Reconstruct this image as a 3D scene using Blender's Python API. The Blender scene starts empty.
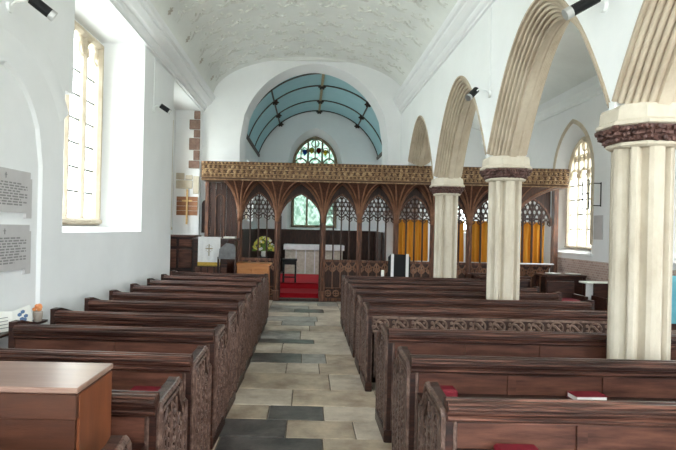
import bpy, math, random
from math import sin, cos, pi, sqrt, atan2
from mathutils import Vector, Matrix
random.seed(7)
S = bpy.context.scene
COL = S.collection

# ------------------------------------------------------------------ materials
def mat(name, c1, c2=None, scale=6.0, rough=0.6, bump=0.0, bscale=40.0, stretch=(1, 1, 1), rnd=0.0, spec=0.4, detail=6, c3=None, metal=0.0):
    m = bpy.data.materials.new(name); m.use_nodes = True
    nt = m.node_tree; b = nt.nodes['Principled BSDF']
    b.inputs['Roughness'].default_value = rough
    b.inputs['Specular IOR Level'].default_value = spec
    b.inputs['Metallic'].default_value = metal
    if c2 is None:
        b.inputs['Base Color'].default_value = (*c1, 1)
        return m
    tc = nt.nodes.new('ShaderNodeTexCoord'); mp = nt.nodes.new('ShaderNodeMapping')
    mp.inputs['Scale'].default_value = stretch
    nt.links.new(tc.outputs['Object'], mp.inputs['Vector'])
    src = mp.outputs['Vector']
    if rnd:
        oi = nt.nodes.new('ShaderNodeObjectInfo'); ad = nt.nodes.new('ShaderNodeVectorMath'); ad.operation = 'ADD'
        mu = nt.nodes.new('ShaderNodeMath'); mu.operation = 'MULTIPLY'; mu.inputs[1].default_value = 37.0
        nt.links.new(oi.outputs['Random'], mu.inputs[0]); nt.links.new(mu.outputs[0], ad.inputs[1]); nt.links.new(src, ad.inputs[0])
        src = ad.outputs[0]
    nz = nt.nodes.new('ShaderNodeTexNoise'); nz.inputs['Scale'].default_value = scale; nz.inputs['Detail'].default_value = detail
    nz.inputs['Roughness'].default_value = 0.65
    nt.links.new(src, nz.inputs['Vector'])
    cr = nt.nodes.new('ShaderNodeValToRGB')
    cr.color_ramp.elements[0].position = 0.32; cr.color_ramp.elements[1].position = 0.68
    cr.color_ramp.elements[0].color = (*c1, 1); cr.color_ramp.elements[1].color = (*c2, 1)
    if c3:
        e = cr.color_ramp.elements.new(0.5); e.color = (*c3, 1)
    nt.links.new(nz.outputs['Fac'], cr.inputs['Fac'])
    out = cr.outputs['Color']
    if rnd:
        hs = nt.nodes.new('ShaderNodeHueSaturation')
        mr = nt.nodes.new('ShaderNodeMapRange'); mr.inputs['To Min'].default_value = 1 - rnd; mr.inputs['To Max'].default_value = 1 + rnd
        nt.links.new(oi.outputs['Random'], mr.inputs['Value']); nt.links.new(mr.outputs[0], hs.inputs['Value'])
        nt.links.new(out, hs.inputs['Color']); out = hs.outputs['Color']
    nt.links.new(out, b.inputs['Base Color'])
    if bump:
        n2 = nt.nodes.new('ShaderNodeTexNoise'); n2.inputs['Scale'].default_value = bscale; n2.inputs['Detail'].default_value = 4
        nt.links.new(src, n2.inputs['Vector'])
        bp = nt.nodes.new('ShaderNodeBump'); bp.inputs['Strength'].default_value = bump; bp.inputs['Distance'].default_value = 0.02
        nt.links.new(n2.outputs['Fac'], bp.inputs['Height']); nt.links.new(bp.outputs[0], b.inputs['Normal'])
    return m

M = {}
M['plaster'] = mat('limewash', (.82, .83, .84), (.87, .88, .89), 1.2, .9, .15, 6)
M['plaster_w'] = mat('white plaster', (.85, .87, .87), (.89, .91, .91), 1.5, .9, .12, 7)
M['ceil'] = mat('ceiling plaster', (.76, .77, .74), (.84, .85, .82), 1.1, .9, .2, 9)
M['ceil_orn'] = mat('moulded plaster', (.64, .64, .60), (.76, .76, .72), 8, .9)
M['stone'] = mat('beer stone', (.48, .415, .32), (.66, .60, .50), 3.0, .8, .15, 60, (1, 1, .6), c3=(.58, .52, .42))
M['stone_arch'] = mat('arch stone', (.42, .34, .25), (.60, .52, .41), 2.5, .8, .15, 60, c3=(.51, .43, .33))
M['capital'] = mat('carved capital', (.05, .022, .018), (.17, .085, .07), 14, .55)
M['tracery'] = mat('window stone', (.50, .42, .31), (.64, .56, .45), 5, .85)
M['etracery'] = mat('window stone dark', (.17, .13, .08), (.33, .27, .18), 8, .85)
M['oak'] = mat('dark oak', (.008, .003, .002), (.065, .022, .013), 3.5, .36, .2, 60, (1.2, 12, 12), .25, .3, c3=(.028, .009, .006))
M['oak_rail'] = mat('worn oak rail', (.012, .004, .003), (.20, .085, .058), 3.0, .3, .15, 60, (.8, 30, 30), .2, .4, c3=(.034, .012, .008))
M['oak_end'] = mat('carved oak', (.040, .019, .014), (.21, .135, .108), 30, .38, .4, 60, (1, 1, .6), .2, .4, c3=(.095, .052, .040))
M['oak_panel'] = mat('oak panel', (.045, .015, .010), (.155, .062, .040), 3.0, .4, .1, 50, (1.0, 8, 8), .25, .3)
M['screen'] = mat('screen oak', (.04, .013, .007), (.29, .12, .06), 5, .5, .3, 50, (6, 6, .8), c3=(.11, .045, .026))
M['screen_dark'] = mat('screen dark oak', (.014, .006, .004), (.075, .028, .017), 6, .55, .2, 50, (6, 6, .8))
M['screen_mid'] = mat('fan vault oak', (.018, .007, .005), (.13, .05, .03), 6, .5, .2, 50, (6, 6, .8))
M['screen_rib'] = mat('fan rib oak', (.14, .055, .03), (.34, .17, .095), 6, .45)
M['frieze'] = mat('pale carved oak', (.08, .045, .032), (.30, .20, .155), 14, .4)  # carving tone, lighter than the frieze board behind it
M['gilt'] = mat('old gilding', (.16, .085, .04), (.56, .39, .21), 12, .5, c3=(.30, .175, .085))
M['gilt_dark'] = mat('dull gilding', (.05, .022, .012), (.15, .075, .038), 20, .55)
M['curtain'] = mat('gold cloth', (.72, .30, .02), (.88, .45, .06), 5, .8, stretch=(6, 6, .5))
M['red'] = mat('red carpet', (.36, .004, .012), (.50, .010, .022), 60, .95)
M['redbook'] = mat('red cloth binding', (.13, .004, .012), (.20, .008, .02), 20, .6)
M['paper'] = mat('paper', (.82, .81, .76), (.88, .87, .83), 10, .8)
M['black'] = mat('black paint', (.006, .006, .007), None, rough=.5, spec=.25)
M['silver'] = mat('brushed steel', (.55, .55, .55), None, rough=.35, metal=.9)
M['blue'] = mat('blue painted boards', (.36, .60, .66), (.42, .66, .72), 2, .7)
M['rib'] = mat('dark rib timber', (.02, .013, .010), (.05, .034, .026), 8, .5)
M['tanrib'] = mat('ridge timber', (.30, .24, .14), (.40, .32, .2), 8, .6)
M['cloth'] = mat('white linen', (.78, .78, .80), (.87, .87, .88), 20, .85)
M['frontal'] = mat('altar frontal', (.50, .46, .38), (.72, .69, .62), 14, .8, c3=(.6, .56, .47))
M['fringe'] = mat('gold fringe', (.45, .28, .03), (.62, .42, .08), 40, .6)
M['lightoak'] = mat('light oak', (.36, .13, .035), (.52, .22, .07), 3, .4, .1, 30, (1, 10, 10))
M['chesttop'] = mat('pale varnished board', (.19, .105, .08), (.29, .185, .145), 2.0, .28, stretch=(1, 9, 9))
M['chest'] = mat('chest wood', (.035, .012, .007), (.085, .03, .016), 2.0, .35, .08, 40, (1, 9, 9))
M['chestside'] = mat('chest end wood', (.12, .034, .014), (.21, .066, .026), 2.0, .35, stretch=(6, 6, 1))
M['tablet'] = mat('grey marble', (.50, .48, .48), (.57, .55, .55), 4, .6)
M['ink'] = mat('cut lettering', (.27, .26, .26), None, rough=.8)
M['grout'] = mat('mortar', (.13, .11, .09), (.24, .20, .16), 10, .95)
M['flag1'] = mat('sand flagstone', (.24, .17, .12), (.56, .45, .33), 3.0, .5, .25, 14, c3=(.39, .315, .24))
M['flag2'] = mat('buff flagstone', (.32, .255, .20), (.64, .56, .46), 2.6, .5, .25, 14)
M['flag3'] = mat('grey flagstone', (.17, .16, .15), (.42, .39, .35), 4.0, .45, .25, 14)
M['slate'] = mat('dark slate', (.035, .031, .031), (.14, .125, .118), 4.5, .35, .2, 14)
M['quoin'] = mat('red quoin stone', (.17, .10, .08), (.30, .20, .16), 9, .9, .4, 30)
M['green'] = mat('leaf green', (.10, .22, .03), (.25, .42, .08), 20, .6)
M['yellow'] = mat('yellow petals', (.75, .65, .05), (.85, .8, .25), 20, .6)
M['petal'] = mat('white petals', (.8, .8, .75), (.88, .88, .84), 20, .6)
M['orange'] = mat('orange petals', (.75, .25, .08), (.8, .35, .15), 20, .6)
M['grey'] = mat('grey cloth', (.13, .13, .14), (.22, .22, .23), 9, .8)
M['banner'] = mat('blue banner cloth', (.10, .36, .48), (.20, .55, .62), 3, .8)
M['inkblue'] = mat('blue print', (.12, .2, .35), None, rough=.8)
M['lead'] = mat('window lead', (.10, .11, .10), None, rough=.6)
M['brass'] = mat('brass', (.55, .38, .10), None, rough=.3, metal=.9)
M['terracotta'] = mat('pale pot', (.45, .38, .32), (.6, .52, .45), 12, .8)

def rubble():
    m = bpy.data.materials.new('pink wall tile'); m.use_nodes = True
    nt = m.node_tree; b = nt.nodes['Principled BSDF']; b.inputs['Roughness'].default_value = .8
    tc = nt.nodes.new('ShaderNodeTexCoord'); mp = nt.nodes.new('ShaderNodeMapping')
    mp.inputs['Rotation'].default_value = (0, -pi / 2, -pi / 2)
    sx = nt.nodes.new('ShaderNodeSeparateXYZ'); cb = nt.nodes.new('ShaderNodeCombineXYZ')
    nt.links.new(tc.outputs['Object'], sx.inputs[0]); nt.links.new(sx.outputs['Y'], cb.inputs['X']); nt.links.new(sx.outputs['Z'], cb.inputs['Y'])
    br = nt.nodes.new('ShaderNodeTexBrick'); br.inputs['Scale'].default_value = 5.0
    br.inputs['Color1'].default_value = (.52, .38, .33, 1); br.inputs['Color2'].default_value = (.38, .26, .23, 1)
    br.inputs['Mortar'].default_value = (.55, .47, .42, 1); br.inputs['Mortar Size'].default_value = .03
    nt.links.new(cb.outputs[0], br.inputs['Vector']); nt.links.new(br.outputs['Color'], b.inputs['Base Color'])
    return m
M['rubble'] = rubble()

def glass(name, tint, tint2, mixf=.25, scale=3):
    m = bpy.data.materials.new(name); m.use_nodes = True
    nt = m.node_tree; nt.nodes.clear()
    o = nt.nodes.new('ShaderNodeOutputMaterial'); mx = nt.nodes.new('ShaderNodeMixShader'); mx.inputs[0].default_value = mixf
    t = nt.nodes.new('ShaderNodeBsdfTransparent'); tr = nt.nodes.new('ShaderNodeBsdfTranslucent')
    tc = nt.nodes.new('ShaderNodeTexCoord'); nz = nt.nodes.new('ShaderNodeTexNoise'); nz.inputs['Scale'].default_value = scale
    cr = nt.nodes.new('ShaderNodeValToRGB'); cr.color_ramp.elements[0].position = .4; cr.color_ramp.elements[1].position = .6
    cr.color_ramp.elements[0].color = (*tint, 1); cr.color_ramp.elements[1].color = (*tint2, 1)
    nt.links.new(tc.outputs['Object'], nz.inputs['Vector']); nt.links.new(nz.outputs['Fac'], cr.inputs['Fac'])
    nt.links.new(cr.outputs[0], t.inputs[0]); nt.links.new(cr.outputs[0], tr.inputs[0])
    nt.links.new(t.outputs[0], mx.inputs[1]); nt.links.new(tr.outputs[0], mx.inputs[2]); nt.links.new(mx.outputs[0], o.inputs[0])
    return m
M['glass'] = glass('clear leaded glass', (.84, .88, .85), (.91, .92, .92), .12)
M['eglass'] = glass('green tinted glass', (.03, .055, .04), (.10, .135, .11), .35, 9)
M['sg_red'] = glass('red glass', (.25, .03, .03), (.3, .05, .05))
M['sg_blue'] = glass('blue glass', (.05, .08, .3), (.1, .2, .4))
M['sg_gold'] = glass('gold glass', (.6, .45, .1), (.65, .55, .2))

# ------------------------------------------------------------------ mesh builder
class MB:
    def __init__(s): s.v = []; s.f = []; s.mi = []; s.cur = 0; s.sm = []; s.smooth = False
    def _f(s, idx): s.f.append(tuple(idx)); s.mi.append(s.cur); s.sm.append(s.smooth)
    def box(s, x0, x1, y0, y1, z0, z1):
        b = len(s.v)
        s.v += [(x0, y0, z0), (x1, y0, z0), (x1, y1, z0), (x0, y1, z0), (x0, y0, z1), (x1, y0, z1), (x1, y1, z1), (x0, y1, z1)]
        for q in ((0, 3, 2, 1), (4, 5, 6, 7), (0, 1, 5, 4), (1, 2, 6, 5), (2, 3, 7, 6), (3, 0, 4, 7)): s._f([b + i for i in q])
        return s
    def bbox(s, x0, x1, y0, y1, z0, z1, c):     # box with chamfered long edges, by three nested hull rings in z
        b = len(s.v)
        def ring(i, z): s.v.extend([(x0 + i, y0 + c, z), (x0 + c, y0 + i, z), (x1 - c, y0 + i, z), (x1 - i, y0 + c, z), (x1 - i, y1 - c, z), (x1 - c, y1 - i, z), (x0 + c, y1 - i, z), (x0 + i, y1 - c, z)])
        ring(c * .99, z0); ring(0, z0 + c); ring(0, z1 - c); ring(c * .99, z1)
        for r in range(3):
            for k in range(8): s._f([b + r * 8 + k, b + r * 8 + (k + 1) % 8, b + (r + 1) * 8 + (k + 1) % 8, b + (r + 1) * 8 + k])
        s._f([b + k for k in range(7, -1, -1)]); s._f([b + 24 + k for k in range(8)])
        return s
    def prism(s, poly, axis, a0, a1):           # poly 2D in the two other axes
        def P(p, a):
            if axis == 'x': return (a, p[0], p[1])
            if axis == 'y': return (p[0], a, p[1])
            return (p[0], p[1], a)
        b = len(s.v); n = len(poly)
        s.v += [P(p, a0) for p in poly] + [P(p, a1) for p in poly]
        s._f(range(b, b + n)); s._f(range(b + 2 * n - 1, b + n - 1, -1))
        for i in range(n): s._f([b + i, b + n + i, b + n + (i + 1) % n, b + (i + 1) % n])
        return s
    def sweep(s, path, prof, B, closed=True, cap=True):   # planar path, constant binormal B; prof=(u along N, v along B)
        B = Vector(B).normalized(); pts = [Vector(p) for p in path]; n = len(pts); k = len(prof); b = len(s.v)
        for i, p in enumerate(pts):
            if i == 0: t = (pts[1] - pts[0]).normalized(); sc = 1
            elif i == n - 1: t = (pts[-1] - pts[-2]).normalized(); sc = 1
            else:
                t1 = (pts[i] - pts[i - 1]).normalized(); t2 = (pts[i + 1] - pts[i]).normalized()
                t = (t1 + t2).normalized(); sc = 1 / max(.35, t.dot(t1))
            N = B.cross(t).normalized()
            for u, v in prof: s.v.append(tuple(p + N * u * sc + B * v))
        kk = k if closed else k - 1
        for i in range(n - 1):
            for j in range(kk):
                s._f([b + i * k + j, b + i * k + (j + 1) % k, b + (i + 1) * k + (j + 1) % k, b + (i + 1) * k + j])
        if closed and cap:
            s._f(range(b + k - 1, b - 1, -1)); s._f(range(b + (n - 1) * k, b + n * k))
        return s
    def tube(s, path, r, n=6, cap=True):
        pts = [Vector(p) for p in path]; b = len(s.v); m = len(pts)
        up = None
        for i, p in enumerate(pts):
            t = (pts[min(i + 1, m - 1)] - pts[max(i - 1, 0)]).normalized()
            if up is None:
                up = Vector((0, 0, 1)) if abs(t.z) < .9 else Vector((1, 0, 0))
            a = (up - t * up.dot(t)).normalized(); c = t.cross(a); up = a
            rr = r[i] if isinstance(r, (list, tuple)) else r
            for j in range(n):
                g = 2 * pi * j / n; s.v.append(tuple(p + a * cos(g) * rr + c * sin(g) * rr))
        for i in range(m - 1):
            for j in range(n): s._f([b + i * n + j, b + i * n + (j + 1) % n, b + (i + 1) * n + (j + 1) % n, b + (i + 1) * n + j])
        if cap: s._f(range(b + n - 1, b - 1, -1)); s._f(range(b + (m - 1) * n, b + m * n))
        return s
    def lathe(s, cx, cy, prof, n=20):
        b = len(s.v); m = len(prof)
        for r, z in prof:
            for j in range(n): g = 2 * pi * j / n; s.v.append((cx + r * cos(g), cy + r * sin(g), z))
        for i in range(m - 1):
            for j in range(n): s._f([b + i * n + j, b + i * n + (j + 1) % n, b + (i + 1) * n + (j + 1) % n, b + (i + 1) * n + j])
        s._f(range(b + n - 1, b - 1, -1)); s._f(range(b + (m - 1) * n, b + m * n))
        return s
    def ell(s, c, r, n=6, m=4, R=None):
        b = len(s.v); C = Vector(c)
        def A(v):
            v = Vector(v)
            if R is not None: v = R @ v
            s.v.append(tuple(C + v))
        A((0, 0, -r[2]))
        for i in range(1, m):
            ph = -pi / 2 + pi * i / m
            for j in range(n): g = 2 * pi * j / n; A((r[0] * cos(ph) * cos(g), r[1] * cos(ph) * sin(g), r[2] * sin(ph)))
        A((0, 0, r[2])); e = len(s.v) - 1
        for j in range(n): s._f([b, b + 1 + (j + 1) % n, b + 1 + j])
        for i in range(m - 2):
            for j in range(n): s._f([b + 1 + i * n + j, b + 1 + i * n + (j + 1) % n, b + 1 + (i + 1) * n + (j + 1) % n, b + 1 + (i + 1) * n + j])
        o = b + 1 + (m - 2) * n
        for j in range(n): s._f([o + j, o + (j + 1) % n, e])
        return s
    def grid(s, fn, nu, nv):
        b = len(s.v)
        for i in range(nu + 1):
            for j in range(nv + 1): s.v.append(tuple(fn(i / nu, j / nv)))
        for i in range(nu):
            for j in range(nv): s._f([b + i * (nv + 1) + j, b + (i + 1) * (nv + 1) + j, b + (i + 1) * (nv + 1) + j + 1, b + i * (nv + 1) + j + 1])
        return s
    def quad(s, a, b_, c, d):
        b = len(s.v); s.v += [tuple(a), tuple(b_), tuple(c), tuple(d)]; s._f([b, b + 1, b + 2, b + 3]); return s
    def build(s, name, ms, parent=None, loc=None, smooth=None):
        me = bpy.data.meshes.new(name)
        off = Vector(loc) if loc is not None else Vector((0, 0, 0))
        me.from_pydata([tuple(Vector(v) - off) for v in s.v], [], s.f)
        for m in (ms if isinstance(ms, (list, tuple)) else [ms]): me.materials.append(m)
        me.polygons.foreach_set('material_index', s.mi)
        me.polygons.foreach_set('use_smooth', [bool(x) if smooth is None else smooth for x in s.sm])
        me.update()
        o = bpy.data.objects.new(name, me); COL.objects.link(o)
        o.location = off
        if parent is not None: o.parent = parent
        return o

def tag(o, label, cat, group=None):
    o['label'] = label; o['category'] = cat
    if group: o['group'] = group
    return o
def struct(o): o['kind'] = 'structure'; return o
def empty(name, loc=(0, 0, 0)):
    o = bpy.data.objects.new(name, None); COL.objects.link(o); o.location = loc; o.empty_display_size = .1
    return o
def thing(name, loc, label, cat, group=None): return tag(empty(name, loc), label, cat, group)
def dup(root, loc, label, group=None):
    r = root.copy(); COL.objects.link(r); r.location = loc; r['label'] = label
    if group: r['group'] = group
    for ch in list(root.children):
        c = ch.copy(); COL.objects.link(c); c.parent = r
        for g in list(ch.children):
            d = g.copy(); COL.objects.link(d); d.parent = c
    return r

def arch_pts(c, zs, a, R, n=14, u=0.0):          # pointed arch; list of (s, z)
    R = max(R, a); k = R - a; r = R + u
    th = math.acos(min(1, k / r)) if k > 1e-6 else pi / 2
    L = [(c + k - r * cos(th * i / n), zs + r * sin(th * i / n)) for i in range(n + 1)]
    Rt = [(2 * c - x, z) for x, z in reversed(L[:-1])]
    return L + Rt
def arch_top(zs, a, R, u=0.0):
    R = max(R, a); k = R - a; r = R + u; w = r - k
    def f(t):
        s = (2 * t - 1) * w; x = k + abs(s)
        return zs + sqrt(max(0, r * r - x * x))
    return f, w

def holed_wall(mb, axis, c0, c1, s0, s1, z0, z1, ops, n=20):
    """ops: list of (sL0,sR0,bot0,top0fn, sL1,sR1,bot1,top1fn) sorted; axis 'x' = wall plane normal x (s=y); 'y' = normal y (s=x)"""
    def P(c, s_, z): return (c, s_, z) if axis == 'x' else (s_, c, z)
    def col(A, B, zlo, zhi):  # A,B: (s on c0, s on c1)
        for c, i in ((c0, 0), (c1, 1)):
            mb.quad(P(c, A[i], zlo[0][i]), P(c, B[i], zlo[1][i]), P(c, B[i], zhi[1][i]), P(c, A[i], zhi[0][i]))
    cur = s0
    for (a0, b0, bo0, t0, a1, b1, bo1, t1) in ops:
        # solid strip up to opening (faces may be skewed)
        col((cur if not isinstance(cur, tuple) else cur[0], cur if not isinstance(cur, tuple) else cur[1]), (a0, a1), ((z0, z0), (z0, z0)), ((z1, z1), (z1, z1)))
        for i in range(n):
            u, w = i / n, (i + 1) / n
            A = (a0 + (b0 - a0) * u, a1 + (b1 - a1) * u); B = (a0 + (b0 - a0) * w, a1 + (b1 - a1) * w)
            if bo0 > z0 + 1e-4: col(A, B, ((z0, z0), (z0, z0)), ((bo0, bo1), (bo0, bo1)))
            col(A, B, ((t0(u), t1(u)), (t0(w), t1(w))), ((z1, z1), (z1, z1)))
            mb.quad(P(c0, A[0], t0(u)), P(c0, B[0], t0(w)), P(c1, B[1], t1(w)), P(c1, A[1], t1(u)))
            if bo0 > z0 + 1e-4: mb.quad(P(c0, A[0], bo0), P(c0, B[0], bo0), P(c1, B[1], bo1), P(c1, A[1], bo1))
        for q, (p0, p1) in ((0, (a0, a1)), (1, (b0, b1))):
            mb.quad(P(c0, p0, bo0), P(c0, p0, t0(q)), P(c1, p1, t1(q)), P(c1, p1, bo1))
        cur = (b0, b1)
    cc = cur if isinstance(cur, tuple) else (cur, cur)
    col(cc, (s1, s1), ((z0, z0), (z0, z0)), ((z1, z1), (z1, z1)))
    for s_ in (s0, s1): mb.quad(P(c0, s_, z0), P(c1, s_, z0), P(c1, s_, z1), P(c0, s_, z1))
    mb.quad(P(c0, s0, z1), P(c0, s1, z1), P(c1, s1, z1), P(c1, s0, z1))
flat = lambda z: (lambda t: z)

# ------------------------------------------------------------------ dimensions
XL = -2.63; XA0, XA1 = 2.31, 2.79; XAC = 2.55; XS = 6.08
YW = -3.4; YC = 13.4; YE = 18.5
COLS = [1.2, 4.12, 6.95, 9.84]
YSC = 12.8

# ------------------------------------------------------------------ windows
def bar_prof(w, d): return [(-w, -d * .5), (-w * .35, -d), (w * .35, -d), (w, -d * .5), (w, d * .5), (w * .35, d), (-w * .35, d), (-w, d * .5)]
def make_window(n, axis, c, sc, half, sill, spring, R, lights, bars=.045, smat='tracery', gmat='glass', head='arch', sash=None, top=None, quarry=None, stained=False):
    """axis 'x': plane x=c, s=y ; axis 'y': plane y=c, s=x"""
    root = struct(empty('window_%d' % n, (c, sc, sill) if axis == 'x' else (sc, c, sill)))
    def P(s_, z, d=0): return (c + d, s_, z) if axis == 'x' else (s_, c + d, z)
    Bn = (1, 0, 0) if axis == 'x' else (0, 1, 0)
    fr = MB(); pr = bar_prof(bars, .07)
    if head == 'arch':
        A = arch_pts(sc, spring, half, R)
        tf, _ = arch_top(spring, half, R)
        path = [P(sc - half, sill)] + [P(s_, z) for s_, z in A] + [P(sc + half, sill)]
    else:
        tf = flat(top); path = [P(sc - half, sill), P(sc - half, top), P(sc + half, top), P(sc + half, sill)]
    fr.sweep(path, [(u * 1.3, v * 1.4) for u, v in pr], Bn)
    fr.sweep([P(sc - half - .04, sill), P(sc + half + .04, sill)], [(u * 1.2, v * 1.7) for u, v in pr], Bn)
    lw = 2 * half / lights
    ztop = lambda s_: tf((s_ - sc + half) / (2 * half))
    heads = []
    for k in range(lights + 1):
        s_ = sc - half + lw * k
        if 0 < k < lights: fr.sweep([P(s_, sill), P(s_, ztop(s_) - .01)], pr, Bn)
    hz = spring - .05 if head == 'arch' else top - lw * .62
    for k in range(lights):
        cc = sc - half + lw * (k + .5)
        a = arch_pts(cc, hz, lw / 2 - .01, lw * .62, 6)
        fr.sweep([P(s_, min(z, ztop(min(max(s_, sc - half), sc + half)))) for s_, z in a], [(u * .7, v * .7) for u, v in pr], Bn)
        for sg in (-1, 1):       # cusps in the light head
            fr.sweep([P(cc + sg * lw * .42, hz + .02), P(cc + sg * lw * .2, hz + lw * .12), P(cc + sg * lw * .22, hz + lw * .35)], [(u * .4, v * .5) for u, v in pr], Bn)
    if head == 'arch':           # upper tracery: half lights and quatrefoils
        z1 = hz + lw * .55
        for k in range(lights * 2 - 1):
            s_ = sc - half + lw * (k + 1) / 2
            if k % 2 == 0 and ztop(s_) > z1 + .1: fr.sweep([P(s_, z1 - .05), P(s_, ztop(s_))], [(u * .6, v * .7) for u, v in pr], Bn)
        for k in range(lights * 2 - 2):
            cc = sc - half + lw * (k + 1.5) / 2
            if ztop(cc) > z1 + lw * .75:
                a = arch_pts(cc, z1 + lw * .3, lw / 4, lw * .34, 5); fr.sweep([P(*q) for q in a], [(u * .5, v * .5) for u, v in pr], Bn)
                q = [P(cc + lw * .17 * cos(g * pi / 4), z1 + lw * .62 + lw * .17 * sin(g * pi / 4)) for g in range(9)]
                if ztop(cc) > z1 + lw * 1.0: fr.sweep(q, [(u * .4, v * .5) for u, v in pr], Bn)
        r = lw * .26; zc = ztop(sc) - lw * .42
        fr.sweep([P(sc + r * cos(g * pi / 5), zc + r * sin(g * pi / 5)) for g in range(11)], [(u * .5, v * .5) for u, v in pr], Bn)
    o = fr.build('stone_tracery', M[smat], root, None); o.location = Vector((0, 0, 0)) - root.location
    for k in range(lights):
        g = MB(); a0 = sc - half + lw * k; a1 = a0 + lw
        N = 8
        for i in range(N):
            p, q = a0 + (a1 - a0) * i / N, a0 + (a1 - a0) * (i + 1) / N
            g.quad(P(p, sill, .004), P(q, sill, .004), P(q, ztop(q), .004), P(p, ztop(p), .004))
        ob = g.build('glass_pane', M[gmat], root); ob.location = -root.location
        l = MB(); zz = sill
        if quarry:
            st = quarry
            zt = hz + lw * .3
            nn = int((zt - sill) / st) + 2
            for j in range(-int(lw / st * 1.6) - 1, nn + 1):
                for sg in (1, -1):
                    z_a = sill + j * st
                    # line z = z_a + 1.6*(s-a0) or mirrored, clipped to the light
                    pts = []
                    for t in (0, 1):
                        s_ = t * lw; z = z_a + 1.6 * s_; pts.append([s_, z])
                    (sa, za), (sb, zb) = pts
                    if zb <= sill or za >= zt: continue
                    if za < sill: sa = (sill - z_a) / 1.6; za = sill
                    if zb > zt: sb = (zt - z_a) / 1.6; zb = zt
                    if sg < 0: sa, sb = lw - sa, lw - sb
                    l.sweep([P(a0 + sa, za, -.008), P(a0 + sb, zb, -.008)], [(-.006, -.004), (.006, -.004), (.006, .004), (-.006, .004)], Bn)
        else:
            zz += .42
            while zz < hz + .1:
                l.box(*((c - .03, c - .004, a0, a1) if axis == 'x' else (a0, a1, c - .02, c - .004)), zz - .014, zz + .014); zz += .34
        if l.v:
            lo = l.build('lead_bars', M['lead'], root); lo.location = -root.location
    if sash:
        s0_, s1_, za, zb = sash
        m = MB(); d = -.05
        for (p, q) in (((s0_, za), (s1_, za)), ((s1_, za), (s1_, zb)), ((s1_, zb), (s0_, zb)), ((s0_, zb), (s0_, za)), ((s0_, (za + zb) / 2 + .02), (s1_, (za + zb) / 2 + .02))):
            m.tube([P(*p, d), P(*q, d)], .016, 4)
        so = m.build('opening_casement', M['black'], root); so.location = -root.location
    return root

# ------------------------------------------------------------------ left wall
w = MB()
holed_wall(w, 'x', XL, -3.25, YW, YC + .5, 0, 5.3, [
    (-2.0, 0.4, 1.6, flat(4.6), -1.8, .2, 1.7, flat(4.5)),
    (5.8, 8.62, 1.6, flat(4.60), 5.9, 8.42, 1.68, flat(4.52)),
    (10.5, 13.2, 0, flat(4.54), 10.55, 13.2, 0, flat(4.54))], 8)
# niche: the near wall carries a thin outer skin with an arched blank panel
tf, ww = arch_top(2.25, .68, .85)
tfb, wwb = arch_top(2.25, .64, .81)
holed_wall(w, 'x', -2.60, XL - .01, 3.2, 5.76, 0, 4.60, [(4.63 - ww, 4.63 + ww, 0, tf, 4.63 - wwb, 4.63 + wwb, 0, tfb)], 16)
ph = MB()
w.box(-2.80, -2.601, 5.75, 5.95, 3.12, 4.60)
struct(w.build('wall_left', M['plaster']))
# blank arch roll around the niche
m = MB()
A = [p for p in arch_pts(4.63, 2.15, 1.27, 1.27, 26) if 3.25 < p[0] < 5.74]
m.smooth = True
m.sweep([(-2.60, s_, z) for s_, z in A], [(-.08, 0), (-.03, .012), (.03, .016), (.10, .010), (.16, 0)], (1, 0, 0), closed=False)
struct(m.build('trim_1', M['plaster']))
# outer back walls of the recesses
m = MB(); holed_wall(m, 'x', -3.25, -3.5, YW, YC + .5, 0, 5.3, [
    (-1.7, .1, 1.72, flat(4.45), -1.7, .1, 1.72, flat(4.45)),
    (6.08, 8.36, 1.72, flat(4.45), 6.08, 8.36, 1.72, flat(4.45)),
    (11.1, 12.7, 1.6, flat(4.2), 11.1, 12.7, 1.6, flat(4.2))], 2)
struct(m.build('wall_north', M['plaster_w']))
make_window(1, 'x', -3.27, 7.22, 1.08, 1.74, 4.2, 1, 4, .045, head='flat', top=4.42)
make_window(2, 'x', -3.27, 11.9, .78, 1.64, 4.0, 1, 3, .05, head='flat', top=4.16)
make_window(3, 'x', -3.27, -.8, .88, 1.74, 4.2, 1, 3, .05, head='flat', top=4.42)  # window behind the camera, added for fill light

# quoins and patched stones on the east jamb of the recess
q = MB(); z = 3.12; i = 0
while z < 4.5:
    h = .2 + .05 * (i % 3); wd = .15 if i % 2 else .26
    q.bbox(-2.64 - wd, -2.64, 13.165, 13.24, z, min(z + h - .012, 4.52), .012); z += h; i += 1
struct(q.build('trim_2', M['quoin']))
q = MB()
for (x0, x1, z0, z1) in ((-3.2, -2.80, 2.62, 2.82), (-2.78, -2.64, 2.5, 2.93), (-3.2, -3.0, 2.84, 3.0), (-2.97, -2.8, 2.84, 2.95)):
    q.bbox(x0, x1, 13.175, 13.24, z0, z1, .01)
struct(q.build('trim_3', M['stone']))

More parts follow.
